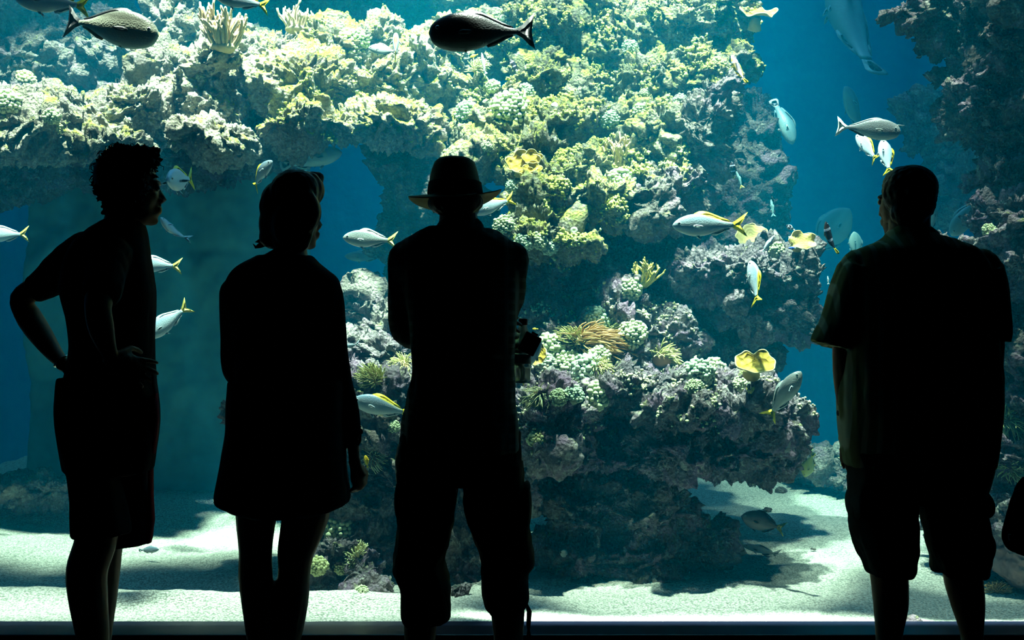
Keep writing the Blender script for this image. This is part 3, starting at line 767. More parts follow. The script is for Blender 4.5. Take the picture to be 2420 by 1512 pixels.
# ---- tufts of turf algae on the sunlit rocks: nobody could count them
def tufts(rock_o, count, size, mat, label, seed, thr=0.05, upmin=0.0):
    rnd = np.random.default_rng(seed)
    me = rock_o.data; co = get_co(me); no = get_no(me)
    toc = np.array([0, 0, CAM_H]) - co; toc /= np.linalg.norm(toc, axis=1)[:, None]
    ok = (no[:, 2] > upmin) & ((no*toc).sum(1) > -0.1) & (perlin(co*5.0, seed) + 0.6*perlin(co*13.0, seed+1) > thr)
    idx = np.nonzero(ok)[0]
    if len(idx) == 0: return
    idx = rnd.choice(idx, min(count, len(idx)), replace=False)
    tv = np.array(ICO1[0]); tf = np.array(ICO1[1])
    n = len(idx); nv = len(tv)
    s = size*rnd.uniform(.5, 1.3, (n, 1, 1))
    jit = 1 + rnd.uniform(-.38, .38, (n, nv, 1))
    sc = rnd.uniform(.7, 1.25, (n, 1, 3))
    v = tv[None]*jit*sc*s + (co[idx] + no[idx]*size*0.35)[:, None, :]
    f = tf[None] + (np.arange(n)*nv)[:, None, None]
    m = bpy.data.meshes.new('turf_algae')
    m.vertices.add(n*nv); m.vertices.foreach_set('co', v.astype(np.float32).ravel())
    nf = n*len(tf); m.loops.add(nf*3); m.loops.foreach_set('vertex_index', f.astype(np.int32).ravel())
    m.polygons.add(nf); m.polygons.foreach_set('loop_start', np.arange(0, nf*3, 3, dtype=np.int32)); m.polygons.foreach_set('loop_total', np.full(nf, 3, dtype=np.int32))
    m.update(); m.validate()
    o = link('turf_algae', m, mat); tag(o, label, 'algae', None, 'stuff')
t = NT('turf_yellow'); v = t.coord(); n = t.noise(v, 5, 4); n2 = t.noise(v, 60, 2)
c = t.ramp(n, [(0.3, (0.30, 0.38, 0.16)), (0.5, (0.50, 0.53, 0.12)), (0.68, (0.56, 0.66, 0.38))])
t.bsdf(t.mix(t.math('MULTIPLY', n2, .5), c, (0.30, 0.34, 0.06)), 0.85, t.bump(n2, .5, .01), .1)
M_turf = t.m
t = NT('turf_pale'); v = t.coord(); n = t.noise(v, 5, 4)
t.bsdf(t.ramp(n, [(0.3, (0.46, 0.52, 0.26)), (0.55, (0.68, 0.70, 0.40)), (0.75, (0.80, 0.80, 0.62))]), 0.85, t.bump(t.noise(v, 60, 2), .5, .01), .1)
M_turf2 = t.m
for o in list(ROCKS):
    L = o['label']
    if o.active_material in (R_YEL,):
        tufts(o, 1500, .009, M_turf, 'yellow green turf algae over the ' + ' '.join(L.split()[:7]), len(L), .22, -.05)
    elif o.active_material is R_TANY:
        tufts(o, 600, .009, M_turf, 'yellow turf algae on the ' + ' '.join(L.split()[:8]), len(L), .30, .0)
    elif 'ledge' in L and o.active_material is R_PURP and 'overhanging' not in L:
        tufts(o, 600, .0075, M_turf2, 'pale crusty growth on the ' + ' '.join(L.split()[:9]), len(L), .25, .15)
# ================================================================ fish
def fishmat(name, back, side, belly, patch=None, mode=None, spec=0.45, rough=0.35):
    """colours by the fish's own coordinates: x to the head, z to the back"""
    t = NT(name); v = t.coord(); sp = t.n('ShaderNodeSeparateXYZ'); t.l(v, sp.inputs[0])
    x, z = sp.outputs['X'], sp.outputs['Z']
    n = t.noise(v, 14, 3)
    zz = t.math('ADD', t.math('MULTIPLY', z, 3.6), t.math('ADD', 0.5, t.math('MULTIPLY', t.math('SUBTRACT', n, .5), .12)))
    c = t.ramp(zz, [(0.12, belly), (0.42, side), (0.62, side), (0.86, back)])
    if mode == 'yellowback':
        m = t.math('SUBTRACT', t.math('SUBTRACT', z, t.math('MULTIPLY', x, 0.27)), 0.095)
        c = t.mix(t.ramp(t.math('MULTIPLY', m, 30), [(0.0, 0.0), (0.8, 1.0)]), c, patch)
    elif mode == 'tail':
        c = t.mix(t.ramp(t.math('MULTIPLY', t.math('ADD', x, .42), -12), [(0.0, 0.0), (1.0, 1.0)]), c, patch)
    elif mode == 'bands':
        for bx in (0.27, -0.06):
            m = t.math('ABSOLUTE', t.math('SUBTRACT', x, bx))
            c = t.mix(t.ramp(m, [(0.030, 1.0), (0.042, 0.0)]), c, patch)
    sc = t.voro(v, 60)
    t.bsdf(c, rough, t.bump(sc, .12, .01), spec)
    return t.m
def finmat(name, c1, c2, a=(0, 0, 1)):
    t = NT(name); v = t.coord()
    n = t.noise(v, 24, 3)
    t.bsdf(t.ramp(n, [(0.3, c1), (0.7, c2)]), 0.5, t.bump(n, .2, .01), .3)
    return t.m
YEL = (0.80, 0.66, 0.02)
FM = {
 'fus': fishmat('fusilier', (0.30, 0.46, 0.58), (0.46, 0.60, 0.66), (0.66, 0.74, 0.72), YEL, 'yellowback'),
 'fusplain': fishmat('fusilier_blue', (0.36, 0.54, 0.68), (0.56, 0.72, 0.80), (0.80, 0.86, 0.86)),
 'grey': fishmat('fish_grey', (0.20, 0.24, 0.24), (0.40, 0.46, 0.44), (0.66, 0.72, 0.66)),
 'naso': fishmat('naso_brown', (0.10, 0.105, 0.08), (0.44, 0.46, 0.36), (0.60, 0.72, 0.62)),  # pale belly holds the light bounced up from the sand
 'nasoblack': fishmat('naso_black', (0.012, 0.014, 0.016), (0.03, 0.036, 0.04), (0.10, 0.14, 0.14)),  # backlit shade put into the black, bounce light into the paler belly
 'nasogrey': fishmat('naso_grey', (0.22, 0.25, 0.26), (0.30, 0.35, 0.36), (0.46, 0.54, 0.52)),
 'big': fishmat('grouper_blue', (0.10, 0.24, 0.28), (0.18, 0.36, 0.40), (0.28, 0.46, 0.46)),
 'bigpale': fishmat('wrasse_pale', (0.16, 0.34, 0.36), (0.26, 0.48, 0.48), (0.38, 0.58, 0.54)),
 'clown': fishmat('clown_purple', (0.16, 0.14, 0.34), (0.34, 0.30, 0.46), (0.70, 0.56, 0.16), (0.80, 0.82, 0.95), 'bands'),
 'clowndark': fishmat('clown_dark', (0.008, 0.01, 0.02), (0.02, 0.02, 0.03), (0.05, 0.03, 0.02), (0.62, 0.72, 0.90), 'bands'),
 'yellow': fishmat('fish_yellow', (0.76, 0.48, 0.02), (0.86, 0.62, 0.02), (0.90, 0.70, 0.05)),
 'tang': fishmat('tang', (0.46, 0.46, 0.08), (0.44, 0.50, 0.14), (0.40, 0.48, 0.18)),
 'dark': fishmat('surgeon_dark', (0.012, 0.018, 0.024), (0.022, 0.028, 0.034), (0.16, 0.15, 0.15)),
 'blue': fishmat('damsel_blue', (0.02, 0.06, 0.40), (0.03, 0.09, 0.5), (0.05, 0.12, 0.5)),
}
FN = {
 'yel': finmat('fin_yellow', (0.74, 0.60, 0.02), (0.90, 0.76, 0.04)),
 'clear': finmat('fin_pale', (0.42, 0.54, 0.58), (0.60, 0.70, 0.72)),
 'dark': finmat('fin_dark', (0.01, 0.011, 0.014), (0.025, 0.027, 0.03)),
 'rust': finmat('fin_rust', (0.22, 0.11, 0.03), (0.36, 0.20, 0.06)),
 'white': finmat('fin_white', (0.66, 0.74, 0.70), (0.90, 0.94, 0.90)),
 'teal': finmat('fin_teal', (0.16, 0.32, 0.34), (0.26, 0.44, 0.46)),
 'olive': finmat('fin_olive', (0.40, 0.36, 0.08), (0.58, 0.52, 0.12)),
 'greyfin': finmat('fin_grey', (0.26, 0.30, 0.29), (0.40, 0.46, 0.44)),
}
M_eye = plain('fish_eye', (0.55, 0.60, 0.58), 0.15, 0.1, 4, 0.5)
M_pupil = plain('fish_pupil', (0.004, 0.004, 0.006), 0.1, 0.0, 4, 0.5)
PROF = {
 'fus':  ([0, .02, .06, .14, .26, .40, .56, .72, .86, 1.0], [0, .030, .058, .092, .124, .136, .124, .086, .046, .028], [0, -.026, -.050, -.082, -.112, -.126, -.114, -.076, -.040, -.026], [0, .02, .034, .052, .066, .070, .060, .040, .02, .012]),
 'naso': ([0, .02, .06, .14, .26, .40, .56, .72, .86, 1.0], [0, .055, .092, .132, .166, .176, .150, .096, .042, .020], [0, -.060, -.100, -.135, -.160, -.166, -.140, -.090, -.038, -.020], [0, .03, .045, .06, .070, .070, .058, .036, .018, .012]),
 'oval': ([0, .03, .08, .18, .32, .48, .64, .80, .92, 1.0], [0, .050, .100, .165, .215, .220, .190, .120, .060, .038], [0, -.046, -.090, -.150, -.205, -.215, -.190, -.120, -.056, -.036], [0, .022, .038, .058, .070, .068, .055, .034, .018, .012]),
 'big':  ([0, .03, .08, .18, .32, .48, .64, .80, .92, 1.0], [0, .050, .086, .130, .160, .160, .136, .096, .064, .052], [0, -.046, -.076, -.116, -.142, -.142, -.118, -.080, -.056, -.048], [0, .035, .06, .085, .105, .10, .08, .05, .03, .02]),
 'slim': ([0, .03, .08, .18, .32, .48, .64, .80, .92, 1.0], [0, .026, .046, .068, .082, .084, .074, .050, .030, .022], [0, -.024, -.042, -.062, -.076, -.078, -.068, -.046, -.028, -.020], [0, .016, .026, .038, .044, .044, .036, .022, .014, .008]),
}
TAILS = {
 'fork': [(.03, .024), (-.05, .075), (-.135, .140), (-.185, .172), (-.130, .075), (-.085, .006), (-.085, -.006), (-.130, -.075), (-.180, -.165), (-.130, -.135), (-.05, -.072), (.03, -.024)],
 'lunate': [(.03, .018), (-.04, .060), (-.10, .125), (-.155, .165), (-.135, .08), (-.125, 0), (-.135, -.08), (-.155, -.165), (-.10, -.125), (-.04, -.060), (.03, -.018)],
 'fan': [(.03, .034), (-.04, .062), (-.12, .095), (-.165, .085), (-.180, .03), (-.180, -.03), (-.165, -.085), (-.12, -.095), (-.04, -.062), (.03, -.034)],
}
def fin_mesh(pts, th=0.0075):
    """solid fin: outline in x-z, lens thickness"""
    n = len(pts); b = MB()
    cx = sum(p[0] for p in pts)/n; cz = sum(p[1] for p in pts)/n
    inner = [(cx+(p[0]-cx)*.55, cz+(p[1]-cz)*.55) for p in pts]
    v = [(x, 0.0012, z) for x, z in pts] + [(x, -0.0012, z) for x, z in pts] + [(x, th, z) for x, z in inner] + [(x, -th, z) for x, z in inner]
    f = []
    for i in range(n):
        j = (i+1) % n
        f += [(i, j, n+j, n+i), (j, i, 2*n+i, 2*n+j), (n+i, n+j, 3*n+j, 3*n+i)]
    f.append(tuple(2*n+i for i in range(n))); f.append(tuple(3*n+i for i in reversed(range(n))))
    b.add(v, f); return b
FISH = []
def fish(px, py, Y, length, ang, label, name='yellowtail_fusilier', yaw=0.0, roll=0.0, body='fus', prof='fus', tail='fork', tailm='yel', dors='clear', anal='clear', pec='clear', bend=0.0, cat='fish', group=None, eyes=True, horn=False, deep=1.0, spread=25.0, dh=1.0, pel=1.0):
    A, B = math.radians(ang), math.radians(yaw)
    h = Vector((math.cos(A)*math.cos(B), -math.sin(B), math.sin(A)*math.cos(B)))
    L = S(length, Y)/max(0.35, abs(math.cos(B)))
    up = Vector((0, 0, 1)) - h*h.z
    if up.length < 0.25: up = Vector((-1 if h.x >= 0 else 1, 0, 0)); up = up - h*h.dot(up)
    up.normalize()
    up = Quaternion(h, math.radians(roll)) @ up
    yv = up.cross(h)
    R = Matrix((h, yv, up)).transposed().to_4x4()
    ts, tp, bt, wd = PROF[prof]
    T = np.concatenate([np.linspace(0, .1, 9)[:-1], np.linspace(.1, 1, 26)])
    sm = lambda a: np.convolve(np.pad(np.interp(T, ts, a), 1, 'edge'), [.25, .5, .25], 'valid')
    top, bot, w_ = sm(tp)*deep, sm(bt)*deep, sm(wd)
    top[0] = bot[0] = 0; top[0] += .006; bot[0] -= .006; w_[0] = .005
    def bx(x, y, z):  # sideways body bend
        k = max(0, .25-x); return Vector((x, y + bend*k*k, z))
    rings = []
    for t_, a, c, ww in zip(T, top, bot, w_):
        x = .5-.82*t_; mid = (a+c)/2; hh = (a-c)/2
        rings.append([bx(x, ww*math.copysign(abs(math.cos(q))**.85, math.cos(q)), mid+hh*math.sin(q)) for q in [2*math.pi*i/20 for i in range(20)]])
    b = MB(); b.rings(rings)
    root = b.build(name, FM[body]); tag(root, label, cat, group)
    loc = P(px, py, Y)
    root.matrix_world = Matrix.Translation(loc) @ R @ Matrix.Scale(L, 4)
    def part(nm, mb, mat, sub=None):
        mb.v = [tuple(bx(*p)) for p in mb.v]
        return mb.build(nm, mat, sub or root)
    part('tail_fin', fin_mesh([(x-.32, z*(1.0 if tail != 'fan' else deep**.5)) for x, z in TAILS[tail]], .009), FN[tailm])
    xs_ = np.linspace(.22, -.26, 9)
    tops = np.interp((.5-xs_)/.82, T, top); bots = np.interp((.5-xs_)/.82, T, bot)
    arch = np.array([.25, .8, 1, .95, .85, .75, .7, .65, .3])*.045*dh
    part('dorsal_fin', fin_mesh([(x, z-.012) for x, z in zip(xs_, tops)] + [(x-.02, z+a_) for x, z, a_ in list(zip(xs_, tops, arch))[::-1]]), FN[dors])
    xa = xs_[4:]
    part('anal_fin', fin_mesh([(x, z+.012) for x, z in zip(xa, bots[4:])] + [(x-.02, z-a_) for x, z, a_ in list(zip(xa, bots[4:], np.array([.5, 1, .9, .7, .3])*.045*dh))[::-1]]), FN[anal])
    for s in (1, -1):
        wq = float(np.interp(.24/.82+.0, T, w_))
        m = fin_mesh([(0, .018), (-.05, .026), (-.125, .012), (-.15, -.004), (-.11, -.022), (-.05, -.020), (0, -.012)], .0018)
        a_ = math.radians(spread)*s
        m.v = [(.23 + x*math.cos(a_), s*wq*.93 + y - x*math.sin(a_), z-.02) for x, y, z in m.v]
        part('pectoral_fin', m, FN[pec])
        m = fin_mesh([(0, 0), (-.03, -.03*pel), (-.085*pel, -.062*pel), (-.075*pel, -.03*pel), (-.05, 0)], .004)
        zb = float(np.interp(.30/.82, T, bot))
        m.v = [(.19+x, s*.018+y - s*z*.3, zb+.012+z) for x, y, z in m.v]
        part('pelvic_fin', m, FN[pec])
        if eyes:
            ex = .5-.82*.105; wz = float(np.interp(.105, T, w_)); ez = float(np.interp(.105, T, top))*.30
            e = MB(); e.ball((ex, s*wz*.88, ez), (.021, .011, .021), 12, 8)
            eo = part('eye', e, M_eye)
            e = MB(); e.ball((ex, s*(wz*.88+.005), ez), (.0145, .0085, .0145), 10, 6); part('pupil', e, M_pupil, eo)
    if horn:
        m = MB(); m.tube([Vector((.40, 0, .085)), Vector((.47, 0, .098)), Vector((.545, 0, .10))], [.02, .012, .003], 8); part('horn', m, FM[body])
    FISH.append(root)
    return root
U = 'unicornfish'
# --- front, near the pane
fish(255, 62, 4.2, 244, -11, 'big brown unicornfish with dark tail, heading right at the top', U, 0, 0, 'naso', 'naso', 'lunate', 'dark', 'dark', 'rust', 'dark', .25, deep=1.08, dh=.6, pel=.35, group='unicornfish')
fish(1142, 76, 4.04, 258, 181, 'black unicornfish heading left above the hat man', U, 0, 0, 'nasoblack', 'naso', 'lunate', 'dark', 'dark', 'dark', 'dark', 0, deep=1.08, dh=.6, pel=.35, group='unicornfish')
fish(2050, 304, 4.9, 146, -8, 'pale grey unicornfish with white tail in the blue channel', U, 12, 0, 'nasogrey', 'naso', 'lunate', 'white', 'greyfin', 'dark', 'greyfin', .1, horn=True, dh=.5, pel=.4, group='unicornfish')
G = 'yellow tailed fusiliers'
def fus(px, py, Y, ln, ang, label, yaw=0, roll=0, bend=0.0, body='fus', tailm='yel', **k):
    return fish(px, py, Y, ln, ang, label, 'yellowtail_fusilier', yaw, roll, body, 'fus', 'fork', tailm, k.pop('dors', 'yel'), bend=bend, group=G, deep=k.pop('deep', 1.2), **k)
fus(125, 6, 4.7, 180, 174, 'fusilier cut by the top edge behind the brown unicornfish tail')
fus(572, 2, 5.0, 135, 168, 'fusilier cut by the top edge above the finger corals', body='fus')
fus(935, 108, 5.2, 75, 96, 'fusilier seen from behind, tail hanging down over the shelf', -48, 0)
fish(905, 118, 5.35, 70, 172, 'small grey fish partly behind the upright fusilier on the shelf', 'grey_fish', 0, 0, 'grey', 'oval', 'fan', 'greyfin', 'greyfin', 'greyfin', deep=.85)
fus(427, 425, 4.7, 60, -100, 'fusilier facing the pane with both pectoral fins spread wide', 80, 6, 0, 'fusplain', spread=85)
fus(613, 412, 5.0, 92, 38, 'fusilier nosing up to the right above the woman', 25, 0, .5)
fish(735, 376, 6.0, 150, 12, 'pale blurred parrotfish in the cave above the woman head', 'parrotfish', 0, 0, 'bigpale', 'big', 'fan', 'teal', 'teal', 'teal', 'teal', eyes=False)
fus(404, 545, 4.8, 62, 118, 'whitish fusilier turning in front of the cave beside the curly haired man chin', 45, 20, .6, 'fusplain', 'clear', dors='clear', spread=70)
fus(10, 555, 5.4, 118, 182, 'fusilier cut by the left frame edge with pale yellow tail', body='fusplain', tailm='olive', dors='clear')
fus(370, 627, 5.2, 122, 178, 'fusilier half behind the chest of the curly haired man', body='fusplain', tailm='olive', dors='clear')
fus(398, 760, 5.2, 130, 218, 'fusilier diving down left behind the belly of the curly haired man', body='fusplain', tailm='olive', dors='clear')
fus(876, 566, 5.0, 132, 176, 'grey olive fusilier swimming left beside the hat man shoulder', 0, 0, .3, 'grey', 'olive', dors='greyfin')
fish(862, 607, 6.9, 95, 178, 'faint blue fish under the grey olive fusilier', 'blue_fish', 0, 0, 'big', 'fus', 'fork', 'teal', 'teal', 'teal', 'teal', eyes=False)
fish(822, 818, 4.7, 60, 192, 'small pale blue fish at the right elbow of the woman', 'blue_fish', 0, 0, 'fusplain', 'slim', 'fork', 'clear')
fus(905, 962, 4.6, 150, 167, 'large yellow backed fusilier between the woman and the hat man', 0, 0, 0)
fus(1165, 485, 4.9, 112, 200, 'fusilier half behind the brim of the hat with its yellow tail raised', 0, 0, -.4)
fus(1246, 852, 4.22, 118, 58, 'fusilier rising behind the bottle and camera', 15, 0, .3)
fus(1675, 533, 4.6, 172, 180, 'big fusilier with raised yellow tail in front of the purple boulder', 0, 0, .25)
fus(1785, 668, 4.6, 108, 96, 'fusilier seen from behind in front of the purple boulder', -30, 20, .2)
fus(1853, 935, 4.5, 138, 57, 'grey backed fusilier climbing right at the end of the ledge', 8, 0, .3, 'grey', 'yel', dors='greyfin')
fish(1802, 1234, 4.95, 106, 164, 'dark surgeonfish with yellow tail over the sand', 'surgeonfish', 0, 0, 'dark', 'oval', 'fork', 'olive', 'dark', 'dark', 'dark', .2, deep=.98)
fish(1800, 1300, 5.2, 92, 165, 'dim grey fish just above the sand in the shade', 'grey_fish', 0, 0, 'grey', 'slim', 'fork', 'greyfin', 'greyfin', 'greyfin', 'greyfin', deep=1.15)
fish(1742, 165, 4.9, 74, 112, 'purple and yellow clownfish with white bands at the reef edge', 'clownfish', 8, 12, 'clown', 'oval', 'fan', 'yel', 'yel', 'yel', 'yel', .4, deep=.7, spread=60)
fish(1958, 562, 4.8, 78, 105, 'dark clownfish with pale bands and orange tail left of the short sleeved man', 'clownfish', 15, 0, 'clowndark', 'oval', 'fan', 'yel', 'dark', 'dark', 'dark', .4, deep=.75)
fish(1732, 402, 5.3, 40, 100, 'dark clownfish in the shaded gap right of the central reef', 'clownfish', 10, 0, 'clowndark', 'oval', 'fan', 'olive', 'dark', 'dark', 'dark', deep=.8)
fish(1747, 425, 5.5, 44, 110, 'small teal fish under the dark clownfish in the gap', 'damselfish', 0, 0, 'bigpale', 'slim', 'fork', 'olive', 'teal', 'teal', 'teal')
fish(1825, 492, 6.2, 42, 98, 'small teal fish hanging upright in the blue channel', 'damselfish', 0, 0, 'bigpale', 'slim', 'fork', 'teal', 'teal', 'teal', 'teal')
fish(2018, 262, 7.4, 120, 125, 'large pale round fish behind the grey unicornfish', 'batfish', 30, 0, 'big', 'oval', 'fan', 'olive', 'olive', 'teal', 'teal', eyes=False)
fus(2052, 350, 5.6, 82, 118, 'yellow finned fusilier hanging below the grey unicornfish', -35, 0, .3, 'fusplain')
fus(2094, 372, 5.2, 92, 92, 'upright fusilier just above the head of the short sleeved man', -25, 60, .1, 'fusplain')
fish(2000, 70, 8.0, 300, 95, 'very large shadowy grouper gliding at the top of the channel', 'grouper', -10, 20, 'big', 'big', 'fan', 'teal', 'teal', 'teal', 'teal', .5, eyes=False, spread=55)
fish(1962, 552, 8.3, 150, 52, 'large hazy batfish behind the banded clownfish', 'batfish', 0, 0, 'bigpale', 'oval', 'fan', 'teal', 'teal', 'teal', 'teal', eyes=False, deep=1.15)
fish(2022, 582, 7.0, 70, 100, 'hazy pale fish beside the collar of the short sleeved man', 'blue_fish', 10, 0, 'bigpale', 'oval', 'fan', 'teal', 'teal', 'teal', 'teal', eyes=False)
fish(2285, 510, 5.6, 120, 232, 'pale green fish diving behind the lit right hand slope', 'parrotfish', 0, 0, 'bigpale', 'big', 'fan', 'olive', 'teal', 'teal', 'teal', deep=1.2)
fish(2203, 520, 5.4, 70, 80, 'pale fish peeking out behind the neck of the short sleeved man', 'parrotfish', 0, 0, 'bigpale', 'big', 'fan', 'teal', 'teal', 'teal', 'teal')
fish(1853, 285, 7.0, 120, -70, 'blue parrotfish with white flecks in front of the hazy rock wall', 'parrotfish', 0, 0, 'big', 'big', 'fan', 'white', 'teal', 'teal', 'white', .4, eyes=False)
fish(1868, 538, 5.4, 24, 150, 'tiny black and white fish right of the plate corals', 'damselfish', 0, 0, 'clowndark', 'oval', 'fan', 'white', 'white', 'white', 'white')
fish(1815, 577, 4.9, 50, 55, 'small pale blue fish upright between the plate corals', 'damselfish', 10, 0, 'fusplain', 'slim', 'fork', 'clear')
fish(1872, 586, 5.0, 18, 180, 'tiny deep blue fish under the scalloped plate coral', 'damselfish', 0, 0, 'blue', 'oval', 'fan', 'teal', 'teal', 'teal', 'teal', deep=.8)
fish(1912, 1098, 5.6, 62, 250, 'yellowish tang low in the blue channel', 'tang', 0, 0, 'tang', 'oval', 'fan', 'yel', 'olive', 'olive', 'olive', deep=1.1)
fish(866, 1090, 4.35, 30, 100, 'small bright yellow fish beside the hand of the woman', 'clownfish', 0, 0, 'yellow', 'oval', 'fan', 'yel', 'yel', 'yel', 'yel', deep=.8)
fish(352, 1299, 5.12, 48, 2, 'pale washed out fish over the sand below the shorts hem', 'blue_fish', 0, 0, 'fusplain', 'oval', 'fan', 'clear', deep=.72)
fish(1143, 152, 5.7, 62, 100, 'thin grey fish upright below the black unicornfish', 'blue_fish', -20, 0, 'grey', 'slim', 'fork', 'clear')
fish(1214, 155, 5.9, 34, 120, 'tiny striped dark fish below the black unicornfish tail', 'damselfish', 0, 0, 'clowndark', 'oval', 'fan', 'white', 'dark', 'dark', 'dark', deep=.8)
fish(1265, 777, 4.9, 14, 180, 'tiny orange fish above the camera of the hat man', 'damselfish', 0, 0, 'yellow', 'oval', 'fan', 'yel', 'yel', 'yel', 'yel', deep=.8)
fish(1872, 892, 5.3, 22, 120, 'tiny pale fish above the head of the climbing fusilier', 'damselfish', 0, 0, 'fusplain', 'slim', 'fork', 'clear')
fish(1957, 662, 5.6, 20, 95, 'tiny pale fish below the banded clownfish', 'damselfish', 0, 0, 'fusplain', 'slim', 'fork', 'clear')
fish(1120, 132, 5.6, 20, 200, 'tiny orange fish tucked under the black unicornfish belly', 'damselfish', 0, 0, 'yellow', 'oval', 'fan', 'yel', 'yel', 'yel', 'yel', deep=.8)
# ================================================================ the visitors
def catmull(rows, n):
    """dense smooth interpolation of tuples"""
    a = np.array(rows, dtype=float); m = len(a); out = []
    for i in range(m-1):
        p0, p1, p2, p3 = a[max(0, i-1)], a[i], a[i+1], a[min(m-1, i+2)]
        for k in range(n):
            t = k/n
            out.append(0.5*((2*p1)+(-p0+p2)*t+(2*p0-5*p1+4*p2-p3)*t*t+(-p0+3*p1-3*p2+p3)*t**3))
    out.append(a[-1]); return out
def loft(b, rows, Y, grow=0.0, sq=0.85, n=4):
    """horizontal slices: (photo y, left x, right x, half depth in metres, depth offset)"""
    rs = []
    for py, xl, xr, hd, dy in catmull(rows, n):
        c = P((xl+xr)/2, py, Y+dy); hw = S((xr-xl)/2, Y+dy) + grow; h = hd + grow
        r = []
        for i in range(28):
            q = 2*math.pi*i/28; cs, sn = math.cos(q), math.sin(q)
            r.append(c + Vector((hw*math.copysign(abs(cs)**sq, cs), h*math.copysign(abs(sn)**sq, sn), 0)))
        rs.append(r)
    b.rings(rs)
def limb(b, rows, Y, grow=0.0, n=4, flat=1.0, hem=False):
    """round limb: (photo x, photo y, radius in photo pixels, depth offset)"""
    pts, rr = [], []
    for px, py, r, dy in catmull(rows, n):
        pts.append(P(px, py, Y+dy)); rr.append((S(r, Y+dy)+grow, (S(r, Y+dy)+grow)*flat))
    b.tube(pts, rr, 16)
    b.ball(pts[0], min(rr[0])*.98, 14, 8)
    if not hem: b.ball(pts[-1], min(rr[-1])*.98, 14, 8)
    return pts
def head(b, chin, H, fwd, eyes):
    """skull, jaw, brow, nose, lips, ears; chin point, height, facing (x, y)"""
    f = Vector((fwd[0], fwd[1], 0)).normalized(); r = Vector((f.y, -f.x, 0))
    def W(x, y, z): return chin + (r*x + f*y + Vector((0, 0, 1))*z)*H
    R = Matrix((r, f, Vector((0, 0, 1)))).transposed()
    def ell(c, rad):
        m = MB(); m.ball((0, 0, 0), rad, 18, 12)
        b.add([chin + R @ ((Vector(c)+Vector(p))*H) for p in m.v], m.f)
    ell((0, -.06, .66), (.33, .40, .34)); ell((0, .10, .42), (.27, .28, .36)); ell((0, .15, .16), (.19, .22, .16))
    ell((0, .27, .07), (.09, .10, .07)); ell((0, .335, .57), (.21, .07, .05)); ell((.12, .27, .40), (.09, .09, .08)); ell((-.12, .27, .40), (.09, .09, .08))
    ell((0, .37, .235), (.11, .05, .028)); ell((0, .365, .185), (.10, .05, .03))
    b.tube([W(0, .34, .54), W(0, .385, .44), W(0, .425, .36), W(0, .38, .325)], [.03*H, .042*H, .056*H, .04*H], 10)
    ell((.05, .39, .335), (.045, .05, .035)); ell((-.05, .39, .335), (.045, .05, .035))
    for s in (1, -1):
        ell((s*.335, -.02, .47), (.03, .085, .135)); ell((s*.35, -.06, .50), (.03, .06, .09)); ell((s*.325, .0, .37), (.03, .04, .05))
        eyes.append((W(s*.125, .345, .50), .045*H))
def hand(b, W, d, n, th, size=1.0, curl=25, spread=6, fist=False):
    """palm, four jointed fingers and a thumb; W wrist, d along the hand, n palm side, th thumb side"""
    d = Vector(d).normalized(); n = Vector(n); n = (n - d*n.dot(d)).normalized(); s = d.cross(n).normalized()
    if s.dot(Vector(th)) < 0: s = -s
    k = size
    R = Matrix((s, d, n)).transposed()
    m = MB(); m.ball((0, 0, 0), (.041, .052, .016), 16, 10)
    b.add([W + d*(.050*k) + R @ (Vector(p)*k) for p in m.v], m.f)
    b.tube([W - d*.02*k, W + d*.02*k, W + d*.05*k], [(.024*k, .019*k)]*2 + [(.034*k, .016*k)], 12)
    for i, (o, ln, r) in enumerate(((.031, .074, .0085), (.0105, .083, .009), (-.0105, .078, .0087), (-.031, .060, .0078))):
        p = W + d*((.088 - .006*abs(i-1.3))*k) + s*(o*k)
        a0 = math.radians(spread*(1.5-i)); dd = (d*math.cos(a0) + s*math.sin(a0)).normalized()
        pts, rr = [p - dd*.022*k, p], [r*k, r*1.05*k]
        c = curl*(.8+.12*i)
        for j, seg in enumerate((.44, .32, .24)):
            ang = math.radians(c*(.7 if j == 0 else 1.1))
            if fist: ang = math.radians((62, 88, 60)[j])
            dd = (dd*math.cos(ang) + n*math.sin(ang) - (0*s)).normalized()
            ax = dd.cross(n)
            n2 = n
            p = p + dd*(ln*seg*k); pts.append(p); rr.append(r*k*(1, .95, .8)[j])
            nn = (n - dd*n.dot(dd))
            if nn.length > .2 and not fist: pass
        b.tube(pts, rr, 10); b.ball(pts[-1], rr[-1], 10, 6)
        for q in pts[1:-1]: b.ball(q, r*1.08*k, 10, 6)
    p = W + d*.026*k + s*.030*k
    t1 = (d*.62 + s*.70 + n*.35).normalized(); t2 = (d*.85 + s*.22 + n*.5).normalized()
    q1 = p + t1*.040*k; q2 = q1 + t2*.030*k; q3 = q2 + (d*.9+n*.4-s*.05).normalized()*.024*k
    b.tube([p - t1*.02*k, p, q1, q2, q3], [.014*k, .014*k, .0105*k, .0098*k, .0075*k], 10); b.ball(q3, .0075*k, 10, 6)
